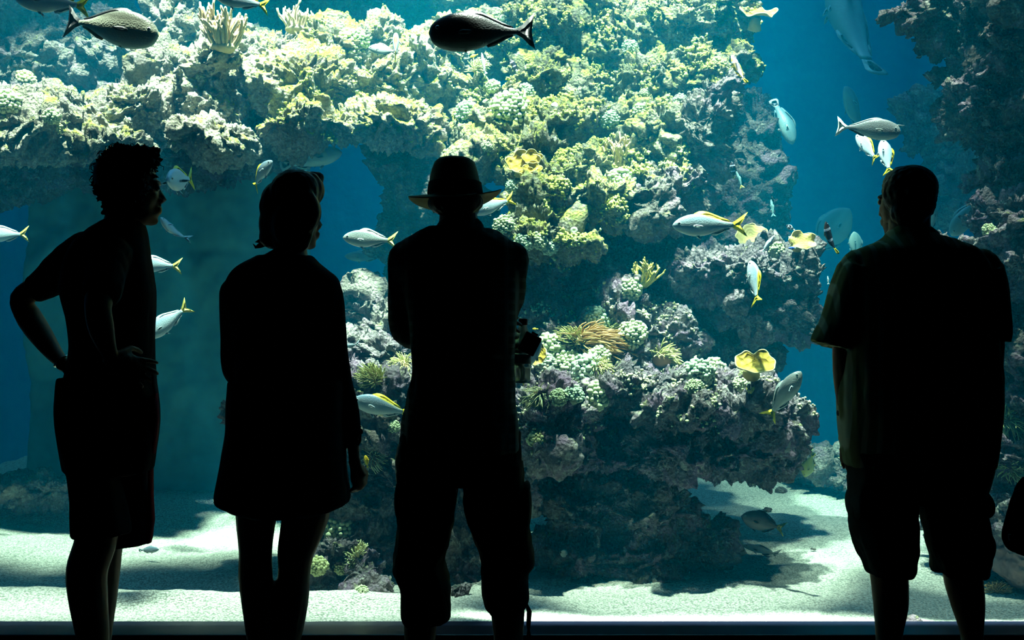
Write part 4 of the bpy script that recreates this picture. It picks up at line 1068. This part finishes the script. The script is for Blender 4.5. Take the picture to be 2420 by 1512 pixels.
def shoe(b, ankle, fwd, L=.27):
    f = Vector((fwd[0], fwd[1], 0)).normalized()
    g = Vector((ankle.x, ankle.y, 0))
    pts = [g - f*.075 + Vector((0, 0, .045)), g - f*.06 + Vector((0, 0, .05)), g + Vector((0, 0, .055)), g + f*.08 + Vector((0, 0, .045)), g + f*.15 + Vector((0, 0, .036)), g + f*(L-.085) + Vector((0, 0, .03)), g + f*(L-.07) + Vector((0, 0, .025))]
    hs = [.02, .043, .05, .043, .035, .026, .01]; ws = [.02, .036, .040, .045, .047, .038, .015]
    s = f.cross(Vector((0, 0, 1))); rs = []
    for p, h, w_ in zip(pts, hs, ws):
        rs.append([p + s*(w_*math.cos(q)) + Vector((0, 0, 1))*max(-p.z+.004, h*math.sin(q)) for q in [2*math.pi*i/18 for i in range(18)]])
    b.rings(rs)
    b.tube([g + Vector((0, 0, .05)), g + Vector((0, 0, .095))], [.048, .046], 14)
def wrinkle(me, amp, freq, seed, stretch=(1, 1, .45)):
    p = get_co(me); n = get_no(me)
    d = amp*(fbm(p*np.array(stretch)*freq, 3, seed) + .5*np.abs(perlin(p*np.array(stretch)*freq*2.1, seed+4)))
    set_co(me, p + n*d[:, None])
def cloth(name, b, mat, parent, vox=.006, smooth=4, amp=.006, freq=9, seed=1, stretch=(1, 1, .45)):
    me = remeshed(name, b, vox, smooth); wrinkle(me, amp, freq, seed, stretch)
    return link(name, me, mat, parent)
def skin_mat(name, c):
    t = NT(name); v = t.coord(); n = t.noise(v, 40, 4)
    t.bsdf(t.mix(n, [x*.85 for x in c], [x*1.1 for x in c]), .55, t.bump(n, .15, .003), .3, Subsurface__Weight=0.0)
    return t.m
M_skin = skin_mat('skin', (.46, .27, .16)); M_skin2 = skin_mat('skin_fair', (.56, .36, .24)); M_skin3 = skin_mat('skin_tan', (.38, .21, .12))
def fabric(name, c1, c2=None, weave=260, rough=.9, stripes=None, plaid=False):
    t = NT(name); v = t.coord()
    n = t.noise(v, 18, 4); wv = t.noise(v, weave, 2)
    col = t.mix(n, [x*.8 for x in c1], c2 or [x*1.2 for x in c1])
    if stripes:
        w_ = t.n('ShaderNodeTexWave', _wave_type='BANDS', _bands_direction='X', Scale=9.0, Distortion=.6, Detail=1.0)
        t.l(v, w_.inputs['Vector']); col = t.mix(t.ramp(w_.outputs['Fac'], [(.62, 0.0), (.8, 1.0)]), col, stripes)
        if plaid:
            w2 = t.n('ShaderNodeTexWave', _wave_type='BANDS', _bands_direction='Z', Scale=9.0, Distortion=.6, Detail=1.0)
            t.l(v, w2.inputs['Vector']); col = t.mix(t.ramp(w2.outputs['Fac'], [(.62, 0.0), (.8, .7)]), col, stripes)
    t.bsdf(col, rough, t.bump(t.math('ADD', wv, n), .2, .002), .1)
    return t.m
M_tee = fabric('tee_black', (.012, .012, .013)); M_short = fabric('shorts_dark', (.016, .012, .014))
M_red = fabric('side_stripe_red', (.20, .008, .02))
M_dress = fabric('dress_black', (.010, .010, .012)); M_hair = plain('hair_dark', (.010, .008, .007), .5, .3, 90)
M_plaid = fabric('shirt_plaid', (.08, .12, .09), (.16, .20, .16), stripes=(.28, .33, .28), plaid=True)
M_cargo = fabric('cargo_olive', (.040, .042, .026)); M_stripe = fabric('shirt_striped', (.28, .32, .14), (.36, .42, .20), stripes=(.62, .66, .44))
M_khaki = fabric('shorts_khaki', (.045, .05, .04)); M_hat = plain('straw', (.58, .50, .28), .8, .2, 120, bump=.4)
M_band = fabric('hat_band', (.012, .012, .012)); M_shoe = plain('shoe_leather', (.02, .018, .016), .5, .2, 30)
M_metal = plain('bracelet_metal', (.7, .68, .55), .25, .1, 20, .5, Metallic=1.0); M_watch = plain('watch_black', (.01, .01, .01), .35, .1, 20)
M_eyew = plain('eye_white', (.7, .68, .64), .3, .05, 10); M_soft = fabric('bag_cloth', (.015, .015, .018))

def person(label, Y, skin, build, parts, vox=.0055):
    """one continuous body (build fills it), then the clothes as its parts"""
    b = MB(); eyes = []
    build(b, eyes)
    me = remeshed('person', b, vox, 3, .5)
    o = link('person', me, skin); tag(o, label, 'person')
    for p, r in eyes:
        e = MB(); e.ball(p, r, 12, 8); e.build('eye', M_eyew, o)
    parts(o)
    return o
def ground(Y): return 756 + CAM_H*F/Y
def ring(name, c, axis, r, tube, mat, parent, wide=1.0):
    ax = Vector(axis).normalized(); s = ax.orthogonal().normalized(); u = ax.cross(s); N = 28
    rs = []
    for i in range(N+1):
        a = 2*math.pi*i/N; o = s*math.cos(a) + u*math.sin(a)
        rs.append([c + o*(r + tube*math.cos(q)) + ax*(tube*wide*math.sin(q)) for q in [2*math.pi*j/8 for j in range(8)]])
    b = MB(); b.rings(rs, cap=False); return b.build(name, mat, parent)
def curls(name, b, vox, mat, parent, amp, freq, seed):
    me = remeshed(name, b, vox, 2)
    p = get_co(me); n = get_no(me)
    d = amp*(.55 - worley(p*freq, seed)) + amp*.8*fbm(p*freq*1.7, 3, seed+2)
    set_co(me, p + n*d[:, None]); return link(name, me, mat, parent)

# ---------------------------------------------------------------- curly haired man, hands on hips
YA = 3.1
A_top = [(505,256,326,.055,.0),(525,250,336,.065,0),(545,212,341,.085,0),(575,180,345,.11,0),(610,160,350,.125,0),(650,152,357,.13,0),(690,148,362,.13,0),(740,160,361,.125,0),(800,172,359,.12,0),(850,172,358,.12,0),(900,160,361,.125,0)]
A_far = [(205,600,50,.10),(150,640,44,.14),(95,676,33,.16),(48,704,25,.17),(66,745,31,.17),(92,785,30,.15),(124,830,23,.12),(150,860,16,.08)]
A_near = [(262,600,46,-.08),(248,660,40,-.17),(232,720,33,-.24),(238,770,32,-.25),(250,812,25,-.23),(264,846,18,-.20)]
A_legN = [(225,1060,54,-.04),(228,1180,50,-.06),(228,1270,48,-.06),(206,1345,47,-.06),(208,1410,44,-.06),(218,1490,38,-.06),(226,1580,30,-.06),(228,1665,27,-.06)]
A_legF = [(282,1060,54,.05),(275,1180,50,.08),(244,1270,48,.09),(236,1345,46,.10),(232,1410,43,.10),(228,1490,36,.10),(226,1580,29,.10),(228,1650,26,.10)]
A_hips = [(880,150,362,.125,0),(960,142,366,.13,0),(1060,156,362,.12,0),(1120,175,345,.10,0)]
def bA(b, eyes):
    loft(b, [(y, l+10, r-10, h-.015, d) for y, l, r, h, d in A_top], YA); loft(b, [(y, l+12, r-12, h-.015, d) for y, l, r, h, d in A_hips], YA)
    limb(b, [(300,455,38,0),(295,500,40,0),(288,545,48,0)], YA)
    head(b, P(306, 532, YA), S(176, YA), (.93, .36), eyes)
    limb(b, [(x, y, r-2, d) for x, y, r, d in A_far], YA); limb(b, [(x, y, r-2, d) for x, y, r, d in A_near], YA)
    limb(b, A_legN, YA); limb(b, A_legF, YA)
    hand(b, P(152, 862, YA+.08), (.75, -.25, -.25), (.1, -.9, .1), (0, 0, 1), .95, 18)
    hand(b, P(264, 848, YA-.20), (.60, .55, -.34), (-.1, .8, -.3), (.3, 0, 1), .95, 14, 9)
def pA(o):
    b = MB(); loft(b, A_top[1:], YA)
    limb(b, A_far[:3] + [(80,684,31,.165)], YA, .006, hem=True); limb(b, [A_near[0], A_near[1], (243,690,39,-.205)], YA, .008)
    cloth('t_shirt', b, M_tee, o, .006, 5, .007, 8, 3)
    b = MB()
    loft(b, [(892,147,361,.130,0),(905,145,362,.132,0),(960,139,370,.138,0),(1000,141,372,.138,0),(1060,150,366,.135,0),(1110,160,358,.13,0)], YA)
    loft(b, [(1080,156,290,.085,-.06),(1140,167,280,.085,-.06),(1200,172,292,.085,-.06),(1245,176,298,.085,-.06),(1262,176,300,.083,-.06)], YA)
    loft(b, [(1080,230,364,.085,.07),(1130,226,353,.085,.08),(1170,224,359,.085,.08),(1220,222,362,.085,.09),(1262,226,358,.085,.09),(1284,240,353,.083,.09)], YA)
    s = cloth('shorts', b, M_short, o, .006, 4, .008, 7, 5)
    m = MB(); m.tube([P(366,930,YA-.02), P(370,985,YA-.02), P(364,1050,YA-.01), P(356,1110,YA+.05), P(357,1180,YA+.07), P(360,1230,YA+.08), P(352,1282,YA+.08)], [(.006, .02)]*7, 8)
    m.build('side_stripe', M_red, s)
    m = MB(); m.tube([P(360,885,YA-.1), P(361,910,YA-.1), P(366,930,YA-.1), P(362,950,YA-.1)], [.003]*4, 6); m.build('drawstring', M_tee, s)
    b = MB()
    for x, y, r, d in ((300,405,64,0),(262,420,34,0),(335,385,36,.0),(350,372,26,-.01),(285,378,38,0),(256,452,28,-.02),(250,440,26,.03),(280,470,34,-.03),(270,495,24,0),(322,372,28,.0),(310,440,40,-.05)):
        b.ball(P(x, y, YA+d), (S(r, YA), S(r, YA)*.95, S(r*.92, YA)), 14, 9)
    h = curls('hair', b, .0045, M_hair, o, .020, 60, 8)
    rnd = random.Random(5); m = MB()
    for i in range(46):
        a = rnd.uniform(.15, 3.5); rr = rnd.uniform(.95, 1.0)
        c = P(300 + 72*math.cos(a)*rr, 410 - 60*math.sin(a)*rr, YA + rnd.uniform(-.06, .06))
        u = Vector((math.cos(a), 0, math.sin(a))); w_ = Vector((-u.z, 0, u.x))*rnd.choice((-1, 1)); L = rnd.uniform(.012, .026)
        m.tube([c - u*.006, c + u*L*.6, c + u*L + w_*L*.35, c + u*L*.85 + w_*L*.75], [.0016, .0016, .0013, .0008], 5)
    m.build('curl', M_hair, h)
    ring('bracelet', P(146, 853, YA+.09), P(150,860,YA) - P(124,830,YA), S(20, YA), .004, M_metal, o)
    for d in (-.06, .10):
        b = MB(); shoe(b, P(228, 1650, YA+d), (.85, .5)); b.build('shoe', M_shoe, o)
person('curly haired man in t-shirt and long shorts, hands on hips, looking right', YA, M_skin, bA, pA)

# ---------------------------------------------------------------- woman in a short dress
YB = 3.2
B_top = [(585,648,726,.055,0),(605,612,736,.07,0),(630,562,762,.09,0),(660,538,798,.10,0),(700,528,806,.105,0),(760,540,800,.105,0),(830,552,796,.10,0),(900,556,806,.10,0),(980,552,812,.115,0),(1050,545,812,.12,0),(1120,560,800,.12,0)]
B_rarm = [(776,690,30,0),(786,770,28,0),(793,850,27,.0),(808,920,26,.03),(824,980,23,.04),(833,1040,17,.03),(839,1100,14,.02)]
B_larm = [(552,690,31,0),(550,780,28,0),(556,870,27,.02),(580,900,24,.12),(640,905,18,.2),(690,895,15,.22)]
B_legL = [(620,1090,66,0),(606,1215,49,0),(604,1300,39,.0),(604,1355,40,0),(609,1420,38,0),(612,1490,31,0),(616,1560,25,0),(618,1625,22,0)]
B_legR = [(735,1090,66,0),(722,1215,56,0),(700,1300,44,.02),(695,1355,38,.03),(688,1410,42,.04),(677,1480,41,.05),(668,1560,30,.05),(664,1620,24,.05)]
def bB(b, eyes):
    loft(b, [(y, l+8, r-8, h-.012, d) for y, l, r, h, d in B_top], YB)
    limb(b, [(694,520,34,0),(690,560,34,0),(686,615,42,0)], YB)
    head(b, P(690, 588, YB+.01), S(166, YB), (.80, .60), eyes)
    for L in (B_rarm, B_larm): limb(b, [(x, y, r-1.5, d) for x, y, r, d in L], YB)
    limb(b, B_legL, YB); limb(b, B_legR, YB)
    hand(b, P(840, 1098, YB+.02), (.22, .12, -1), (-.75, .5, 0), (.3, .9, 0), .86, 30, 3, True)
    hand(b, P(694, 894, YB+.22), (.9, .1, .1), (0, -.6, -.7), (0, 0, 1), .84, 25)
def pB(o):
    b = MB(); loft(b, B_top[1:9], YB)
    limb(b, B_rarm[:6], YB, .004); limb(b, B_larm[:4], YB, .004)
    loft(b, [(900,540,812,.115,0),(960,537,812,.13,0),(1020,538,813,.145,0),(1080,529,817,.165,0),(1130,519,822,.18,0),(1172,512,827,.19,0),(1186,520,826,.19,0)], YB)
    loft(b, [(1150,520,824,.185,0),(1186,530,824,.185,0),(1200,560,790,.17,-.005),(1214,600,740,.12,-.02)], YB)
    d = cloth('dress', b, M_dress, o, .006, 4, .005, 7, 7)
    ring('cuff', P(834, 1022, YB+.03), P(839,1100,YB+.02) - P(824,980,YB+.04), S(20, YB), .006, M_dress, d, 1.6)
    b = MB()
    for x, y, r, d_, k in ((697,460,60,-.03,1.0),(720,450,46,.0,1.0),(660,490,46,-.02,1.15),(650,530,38,-.01,1.3),(690,530,48,-.05,1.3),(650,555,36,.02,1.0),(705,560,28,-.06,1.3),(640,560,28,-.01,.9),(740,428,24,.06,.9),(752,420,16,.07,.9),(720,500,38,-.07,1.4),(722,545,20,-.06,1.6),(680,570,36,-.03,.7)):
        b.ball(P(x, y, YB+d_), (S(r, YB), S(r, YB)*1.0, S(r*k, YB)), 16, 10)
    me = remeshed('hair', b, .005, 8); wrinkle(me, .004, 30, 3, (1, 1, .15)); h = link('hair', me, M_hair, o)
    m = MB(); m.tube([P(630,572,YB), P(614,580,YB), P(604,584,YB), P(598,576,YB)], [.012, .009, .005, .001], 8)
    m.tube([P(630,566,YB+.02), P(612,570,YB+.02), P(603,572,YB+.02)], [.012, .007, .001], 8); m.build('flicked_strand', M_hair, h)
    for L in (B_legL, B_legR):
        b = MB(); shoe(b, P(L[-1][0], L[-1][1], YB+L[-1][3]), (.25, 1), .24); b.build('shoe', M_shoe, o)
person('woman in a short dark dress with chin length hair, facing the tank', YB, M_skin2, bB, pB)

# ---------------------------------------------------------------- man in the hat
YC = 3.2
C_top = [(505,1036,1132,.06,0),(525,1034,1134,.07,0),(542,1008,1152,.085,0),(558,965,1190,.10,0),(585,940,1220,.115,0),(630,938,1226,.125,0),(700,955,1222,.13,0),(760,970,1220,.13,0),(830,974,1216,.13,0),(880,975,1213,.13,0),(940,964,1214,.135,0),(990,953,1222,.14,0),(1050,946,1228,.14,0)]
C_larm = [(966,610,44,0),(962,690,41,.02),(958,760,37,.05),(972,792,31,.10),(1020,796,27,.20),(1080,780,22,.26),(1130,770,18,.28)]
C_rarm = [(1205,615,42,0),(1206,680,36,.06),(1194,735,29,.14),(1194,785,24,.20),(1197,832,18,.25)]
C_legL = [(1010,1080,78,0),(1006,1200,68,0),(996,1300,54,0),(996,1370,50,0),(994,1450,42,0),(992,1520,36,0),(990,1590,30,0),(990,1625,28,0)]
C_legR = [(1160,1080,76,0),(1170,1200,66,0),(1192,1300,54,0),(1198,1370,48,0),(1200,1450,40,0),(1202,1520,34,0),(1204,1590,29,0),(1204,1625,27,0)]
def bC(b, eyes):
    loft(b, [(y, l+10, r-10, h-.015, d) for y, l, r, h, d in C_top], YC)
    limb(b, [(1080,470,46,0),(1083,510,45,0),(1085,550,52,0)], YC)
    head(b, P(1077, 556, YC+.02), S(160, YC), (.03, 1), eyes)
    for L in (C_larm, C_rarm): limb(b, [(x, y, r-2, d) for x, y, r, d in L], YC)
    limb(b, C_legL, YC); limb(b, C_legR, YC)
    hand(b, P(1132, 770, YC+.28), (.9, .15, .1), (0, -.8, -.5), (0, 0, 1), .95, 30)
    hand(b, P(1199, 836, YC+.25), (.05, .9, -.05), (1, 0, 0), (0, 0, 1), .92, 40)
def pC(o):
    b = MB(); loft(b, C_top[2:], YC, .002)
    limb(b, C_larm[:6], YC, .004); limb(b, C_rarm[:4], YC, .005)
    limb(b, [(1050,540,22,.0),(1085,530,24,-.045),(1120,540,22,.0)], YC)
    loft(b, [(990,951,1223,.145,0),(1030,946,1228,.15,0),(1062,944,1230,.15,0)], YC)
    cloth('shirt', b, M_plaid, o, .006, 4, .009, 9, 11)
    b = MB()
    loft(b, [(1020,948,1228,.135,0),(1070,944,1231,.14,0),(1110,943,1235,.135,0),(1135,943,1238,.13,0)], YC)
    loft(b, [(1090,943,1085,.11,0),(1150,944,1080,.11,0),(1200,941,1071,.105,0),(1240,938,1067,.10,0),(1290,932,1060,.10,0),(1325,928,1050,.10,0),(1352,929,1056,.10,0),(1378,944,1062,.095,0),(1400,950,1063,.09,0),(1440,950,1065,.09,0),(1458,952,1062,.09,0),(1470,958,1040,.085,0)], YC)
    loft(b, [(1090,1096,1236,.11,0),(1150,1098,1241,.11,0),(1200,1104,1246,.105,0),(1240,1112,1250,.10,0),(1290,1127,1259,.10,0),(1320,1136,1263,.10,0),(1340,1137,1259,.10,0),(1356,1138,1248,.095,0),(1390,1141,1249,.09,0),(1420,1145,1247,.09,0),(1436,1152,1240,.09,0),(1448,1166,1232,.085,0)], YC)
    t_ = cloth('cargo_trousers', b, M_cargo, o, .006, 3, .010, 10, 13, (1, 1, .7))
    for (x, y, w_, h_, dy) in ((946,1180,13,52,0),(1243,1195,14,58,0),(1246,1150,8,12,0)):
        m = MB(); m.ball(P(x, y, YC+dy), (S(w_, YC), .085, S(h_, YC)), 14, 10); m.build('cargo_pocket', M_cargo, t_)
    for x0, x1 in ((1247, 1254), (1251, 1246)):
        m = MB(); m.tube([P(1243,1425,YC), P(x0+2,1445,YC), P(x0,1475,YC), P(x1,1512,YC), P(x1-1,1540,YC)], [.0045, .0055, .0045, .004, .005], 6); m.build('drawstring', M_cargo, t_)
    # the hat: pinched crown, band, brim tilted down at the back left
    rows = [(456,1012,1139,.098),(440,1013,1137,.098),(420,1016,1132,.094),(400,1021,1127,.088),(384,1027,1122,.078),(376,1036,1112,.062)]
    b = MB(); rs = []
    cy_ = YC + .005
    for k, (py, xl, xr, hd) in enumerate(rows):
        c = P((xl+xr)/2, py, cy_); hw = S((xr-xl)/2, cy_)
        rs.append([c + Vector((hw*math.cos(q), hd*1.12*math.sin(q), -.012*(k/5.0)*max(0, math.cos(2*q+math.pi))*0)) for q in [2*math.pi*i/40 for i in range(40)]])
    c = P(1075, 381, cy_)
    for sc_ in (.6, .25): rs.append([c + Vector((S(38, cy_)*sc_*math.cos(q), .062*sc_*math.sin(q), .0)) for q in [2*math.pi*i/40 for i in range(40)]])
    b.rings(rs); hat = b.build('hat', M_hat, o); hat['label'] = 'straw hat with a pinched crown and dark band'
    ring_rows = [(458,1010,1141,.101),(452,1010,1141,.101),(432,1013,1138,.0985)]
    b = MB(); rs = []
    for py, xl, xr, hd in ring_rows:
        c = P((xl+xr)/2, py, cy_); hw = S((xr-xl)/2, cy_)
        rs.append([c + Vector((hw*math.cos(q), hd*1.12*math.sin(q), 0)) for q in [2*math.pi*i/40 for i in range(40)]])
    b.rings(rs); b.build('hat_band', M_band, hat)
    b = MB(); rs = []
    def brim(q, k, lower):
        cs, sn = math.cos(q), math.sin(q)
        x = 1075 + (64 + (46 if cs > 0 else 46)*k)*cs
        hy = .105 + .065*k
        py = 459 + (-13*cs*k if cs > 0 else 4*(-cs)*k) + 40*max(0, sn)**1.3*k + 5*max(0, -sn)*k
        return P(x, py, cy_ + hy*sn) - Vector((0, 0, .0035 if lower else 0))
    Q = [2*math.pi*i/56 for i in range(56)]
    for k in (0, .35, .7, 1.0): rs.append([brim(q, k, False) for q in Q])
    for k in (1.0, .7, .35, 0): rs.append([brim(q, k, True) for q in Q])
    rs.append(rs[0]); b.rings(rs, cap=False); b.build('brim', M_hat, hat)
    b = MB(); b.ball(P(1076, 478, YC-.035), (S(66, YC), .085, S(34, YC)), 16, 10); me = remeshed('hair', b, .005, 3); wrinkle(me, .003, 40, 3); link('hair', me, M_hair, o)
    for L in (C_legL, C_legR):
        b = MB(); shoe(b, P(L[-1][0], L[-1][1], YC), (.05 if L is C_legR else -.15, 1), .29); b.build('shoe', M_shoe, o)
person('man in a brimmed hat, long sleeved shirt and cargo trousers, arms folded', YC, M_skin, bC, pC)
# bottle and camera he holds
YH = YC + .33
t = NT('clear_plastic')
pb = t.n('ShaderNodeBsdfPrincipled', Roughness=.12, IOR=1.2); pb.inputs['Base Color'].default_value = (.42, .58, .50, 1); pb.inputs['Transmission Weight'].default_value = .45
t.l(pb.outputs[0], t.out.inputs['Surface'])
bt = empty('water_bottle', P(1231, 905, YH)); tag(bt, 'clear water bottle with red cap held by the man in the hat', 'bottle')
def lathe(mb, rows, seg=24):
    mb.rings([[Vector((r*math.cos(q), r*math.sin(q), z)) for q in [2*math.pi*i/seg for i in range(seg)]] for r, z in rows])
px_m = S(1, YH)
b = MB(); lathe(b, [(.012,0),(.030,.002),(.033,.012),(.033,.05),(.031,.056),(.033,.062),(.033,.10),(.031,.106),(.033,.112),(.033,.145),(.030,.168),(.020,.19),(.0135,.20),(.0135,.212)]); b.build('body', t.m, bt)
b = MB(); lathe(b, [(.0155,.206),(.0165,.208),(.0165,.224),(.015,.2285),(.006,.229)]); b.build('cap', plain('cap_red', (.30, .05, .04), .4), bt)
b = MB(); lathe(b, [(.0335,.07),(.0338,.072),(.0338,.098),(.0335,.10)]); b.build('label', plain('bottle_label', (.55, .62, .58), .5, .3, 30), bt)
bt.rotation_euler = (0, math.radians(2), 0)
cm = empty('compact_camera', P(1252, 812, YH-.02)); tag(cm, 'small black camera held out beside the bottle by the man in the hat', 'camera')
b = MB(); b.box((-.031, -.020, -.036), (.031, .020, .036)); ob = b.build('body', M_watch, cm, False); bv = ob.modifiers.new('b', 'BEVEL'); bv.width = .005; bv.segments = 3
b = MB()
for r0, r1, y0, y1 in ((.022, .022, .018, .040), (.020, .019, .038, .055)):
    b.rings([[Vector((r*math.cos(q), y, r*math.sin(q))) for q in [2*math.pi*i/20 for i in range(20)]] for r, y in ((r0, y0), (r1, y1))])
b.build('lens', M_watch, cm)
b = MB(); b.tube([Vector((-.031, 0, -.02)), Vector((-.05, .0, -.045)), Vector((-.045, 0, -.075)), Vector((-.02, 0, -.08))], [.008, .009, .009, .007], 8); b.build('hand_strap', M_watch, cm)
b = MB(); b.box((-.012, -.010, .034), (.012, .012, .043)); b.build('viewfinder', M_watch, cm, False)
cm.rotation_euler = (0, math.radians(27), 0)

# ---------------------------------------------------------------- man in the striped short sleeved shirt
YD = 3.1
D_top = [(535,2102,2192,.062,0),(556,2096,2202,.075,0),(572,2070,2250,.10,0),(592,2030,2295,.125,0),(625,2015,2325,.14,0),(680,2002,2340,.15,0),(760,1996,2350,.16,0),(830,1990,2352,.165,0),(900,1988,2356,.17,0),(980,1990,2352,.17,0),(1050,1996,2345,.165,0),(1100,2004,2338,.155,0)]
D_larm = [(2030,640,48,0),(2014,740,42,0),(2003,830,36,0),(2003,900,33,.02),(2006,960,27,.03),(2006,1010,21,.03)]
D_rarm = [(2318,640,48,0),(2334,740,42,0),(2336,830,36,0),(2334,900,33,.02),(2336,960,27,.03),(2340,1010,21,.03)]
D_legL = [(2095,1110,74,0),(2092,1220,64,0),(2096,1310,46,.0),(2102,1370,43,0),(2105,1430,40,0),(2101,1500,31,0),(2100,1580,27,0),(2100,1660,26,0)]
D_legR = [(2245,1110,74,0),(2258,1220,64,0),(2270,1310,46,0),(2277,1370,44,0),(2288,1430,38,0),(2297,1500,26,0),(2300,1580,25,0),(2302,1660,25,0)]
def bD(b, eyes):
    loft(b, [(y, l+10, r-10, h-.015, d) for y, l, r, h, d in D_top], YD)
    limb(b, [(2150,480,50,0),(2149,530,47,0),(2150,570,52,0)], YD)
    head(b, P(2143, 556, YD+.01), S(166, YD), (-.52, .85), eyes)
    for L in (D_larm, D_rarm): limb(b, [(x, y, r-1, d) for x, y, r, d in L], YD)
    limb(b, D_legL, YD); limb(b, D_legR, YD)
    hand(b, P(2006, 1008, YD+.03), (-.04, .05, -1), (.9, .3, 0), (.2, 1, 0), .92, 14, 5)
    hand(b, P(2341, 1008, YD+.03), (.16, .05, -1), (-.5, .75, 0), (-.8, .6, 0), .92, 22, 10)
def pD(o):
    b = MB(); loft(b, D_top[1:], YD, .003)
    limb(b, [(2034,640,50,0),(2010,700,49,0),(1988,760,48,0),(1968,806,48,0),(1964,818,48,0)], YD, .003, flat=1.25, hem=True)
    limb(b, [(2316,640,50,0),(2334,700,46,0),(2343,750,44,0),(2347,785,44,0),(2345,808,42,0)], YD, .003, flat=1.25, hem=True)
    limb(b, [(2108,562,22,-.0),(2150,550,26,-.045),(2196,560,22,.0)], YD)
    cloth('shirt', b, M_stripe, o, .006, 4, .009, 8, 15, (1, 1, .35))
    b = MB()
    loft(b, [(1060,1998,2344,.165,0),(1110,2012,2336,.16,0),(1150,2016,2326,.15,0),(1175,2016,2322,.14,0)], YD)
    loft(b, [(1130,2012,2160,.115,0),(1190,2014,2160,.11,0),(1250,2014,2160,.105,0),(1285,2024,2164,.105,0),(1306,2034,2164,.105,0),(1322,2042,2160,.10,0),(1338,2048,2160,.10,0),(1350,2050,2156,.10,0)], YD)
    loft(b, [(1130,2176,2328,.115,0),(1190,2180,2320,.11,0),(1230,2186,2325,.11,0),(1268,2192,2340,.105,0),(1292,2196,2342,.105,0),(1310,2200,2334,.105,0),(1325,2202,2334,.10,0),(1342,2204,2330,.10,0),(1354,2208,2328,.10,0)], YD)
    s = cloth('cargo_shorts', b, M_khaki, o, .006, 3, .010, 10, 17, (1, 1, .7))
    for (x, y, w_, h_) in ((2018,1190,9,40),(2322,1190,10,34)):
        m = MB(); m.ball(P(x, y, YD), (S(w_, YD), .08, S(h_, YD)), 14, 10); m.build('cargo_pocket', M_khaki, s)
    b = MB()
    for x, y, r, d, k in ((2150,455,62,-.025,1.02),(2165,440,46,-.03,1.0),(2135,440,48,.0,.98),(2168,480,42,-.045,1.0),(2150,500,44,-.045,.9),(2125,425,30,.05,.8)):
        b.ball(P(x, y, YD+d), (S(r, YD), S(r, YD)*.98, S(r*k, YD)), 16, 10)
    me = remeshed('hair', b, .005, 5); wrinkle(me, .003, 60, 3, (1, 1, 1)); link('hair', me, M_hair, o)
    ring('watch', P(2006, 976, YD+.03), (0, .05, -1), S(25, YD), .005, M_watch, o, 2.0)
    for L in (D_legL, D_legR):
        b = MB(); shoe(b, P(L[-1][0], L[-1][1], YD), (-.15 if L is D_legL else .1, 1), .29); b.build('shoe', M_shoe, o)
person('man in a striped short sleeved shirt and cargo shorts, facing the tank', YD, M_skin3, bD, pD)

# ---------------------------------------------------------------- visitor cut off by the right frame edge, with a bag
YE = 3.0
sh = lambda rows, dx, sx: [(y, 2180+(l-2180)*sx+dx, 2180+(r-2180)*sx+dx, h, d) for y, l, r, h, d in rows]
E_top = sh(D_top, 470, .86)
shl = lambda rows, dx, sx: [(2180+(x-2180)*sx+dx, y, r*.9, d) for x, y, r, d in rows]
E_la, E_ra, E_l1, E_l2 = shl(D_larm, 470, .86), shl(D_rarm, 470, .86), shl(D_legL, 470, .86), shl(D_legR, 470, .86)
def bE(b, eyes):
    loft(b, [(y, l+10, r-10, h-.02, d) for y, l, r, h, d in E_top], YE)
    limb(b, [(2650,480,44,0),(2650,530,44,0),(2650,570,50,0)], YE); head(b, P(2648, 556, YE+.01), S(160, YE), (.1, 1), eyes)
    for L in (E_la, E_ra, E_l1, E_l2): limb(b, L, YE)
    for L in (E_la, E_ra): hand(b, P(L[-1][0], L[-1][1], YE+.03), (0, .05, -1), (1 if L is E_la else -1, .4, 0), (0, 1, 0), .9, 20)
def pE(o):
    b = MB(); loft(b, E_top[1:], YE); limb(b, E_la[:5], YE, .006); limb(b, E_ra[:5], YE, .006); cloth('jacket', b, M_tee, o, .008, 4, .008, 8, 21)
    b = MB(); loft(b, sh([(1060,1998,2344,.16,0),(1175,2016,2322,.14,0)], 470, .86), YE); limb(b, E_l1, YE, .012); limb(b, E_l2, YE, .012); cloth('trousers', b, M_short, o, .008, 3, .008, 8, 23)
    b = MB(); b.ball(P(2650, 450, YE-.02), (S(66, YE), S(66, YE), S(70, YE)), 16, 10); b.build('hair', M_hair, o)
    for L in (E_l1, E_l2):
        b = MB(); shoe(b, P(L[-1][0], L[-1][1], YE), (0, 1)); b.build('shoe', M_shoe, o)
person('person in a dark jacket standing just beyond the right frame edge', YE, M_skin, bE, pE, .008)
b = MB()
loft(b, [(1128,2420,2450,.03,-.06),(1150,2410,2462,.05,-.06),(1190,2394,2478,.065,-.06),(1235,2381,2490,.07,-.06),(1270,2374,2494,.07,-.06),(1292,2381,2490,.065,-.06),(1308,2400,2474,.05,-.06)], YE, n=4)
bag = cloth('shoulder_bag', b, M_soft, None, .006, 3, .008, 12, 31)
tag(bag, 'dark cloth bag hanging into the picture at the right frame edge', 'bag')
m = MB(); m.tube([P(2434,1140,YE-.06), P(2452,1000,YE-.12), P(2490,820,YE-.20), P(2560,640,YE-.19), P(2600,575,YE-.12), P(2606,566,YE-.03)], [(.012, .005)]*6, 8); m.build('strap', M_soft, bag)
m = MB(); m.tube([P(2388,1262,YE-.115), P(2388,1278,YE-.115)], [.006, .006], 8); m.build('buckle', M_metal, bag)
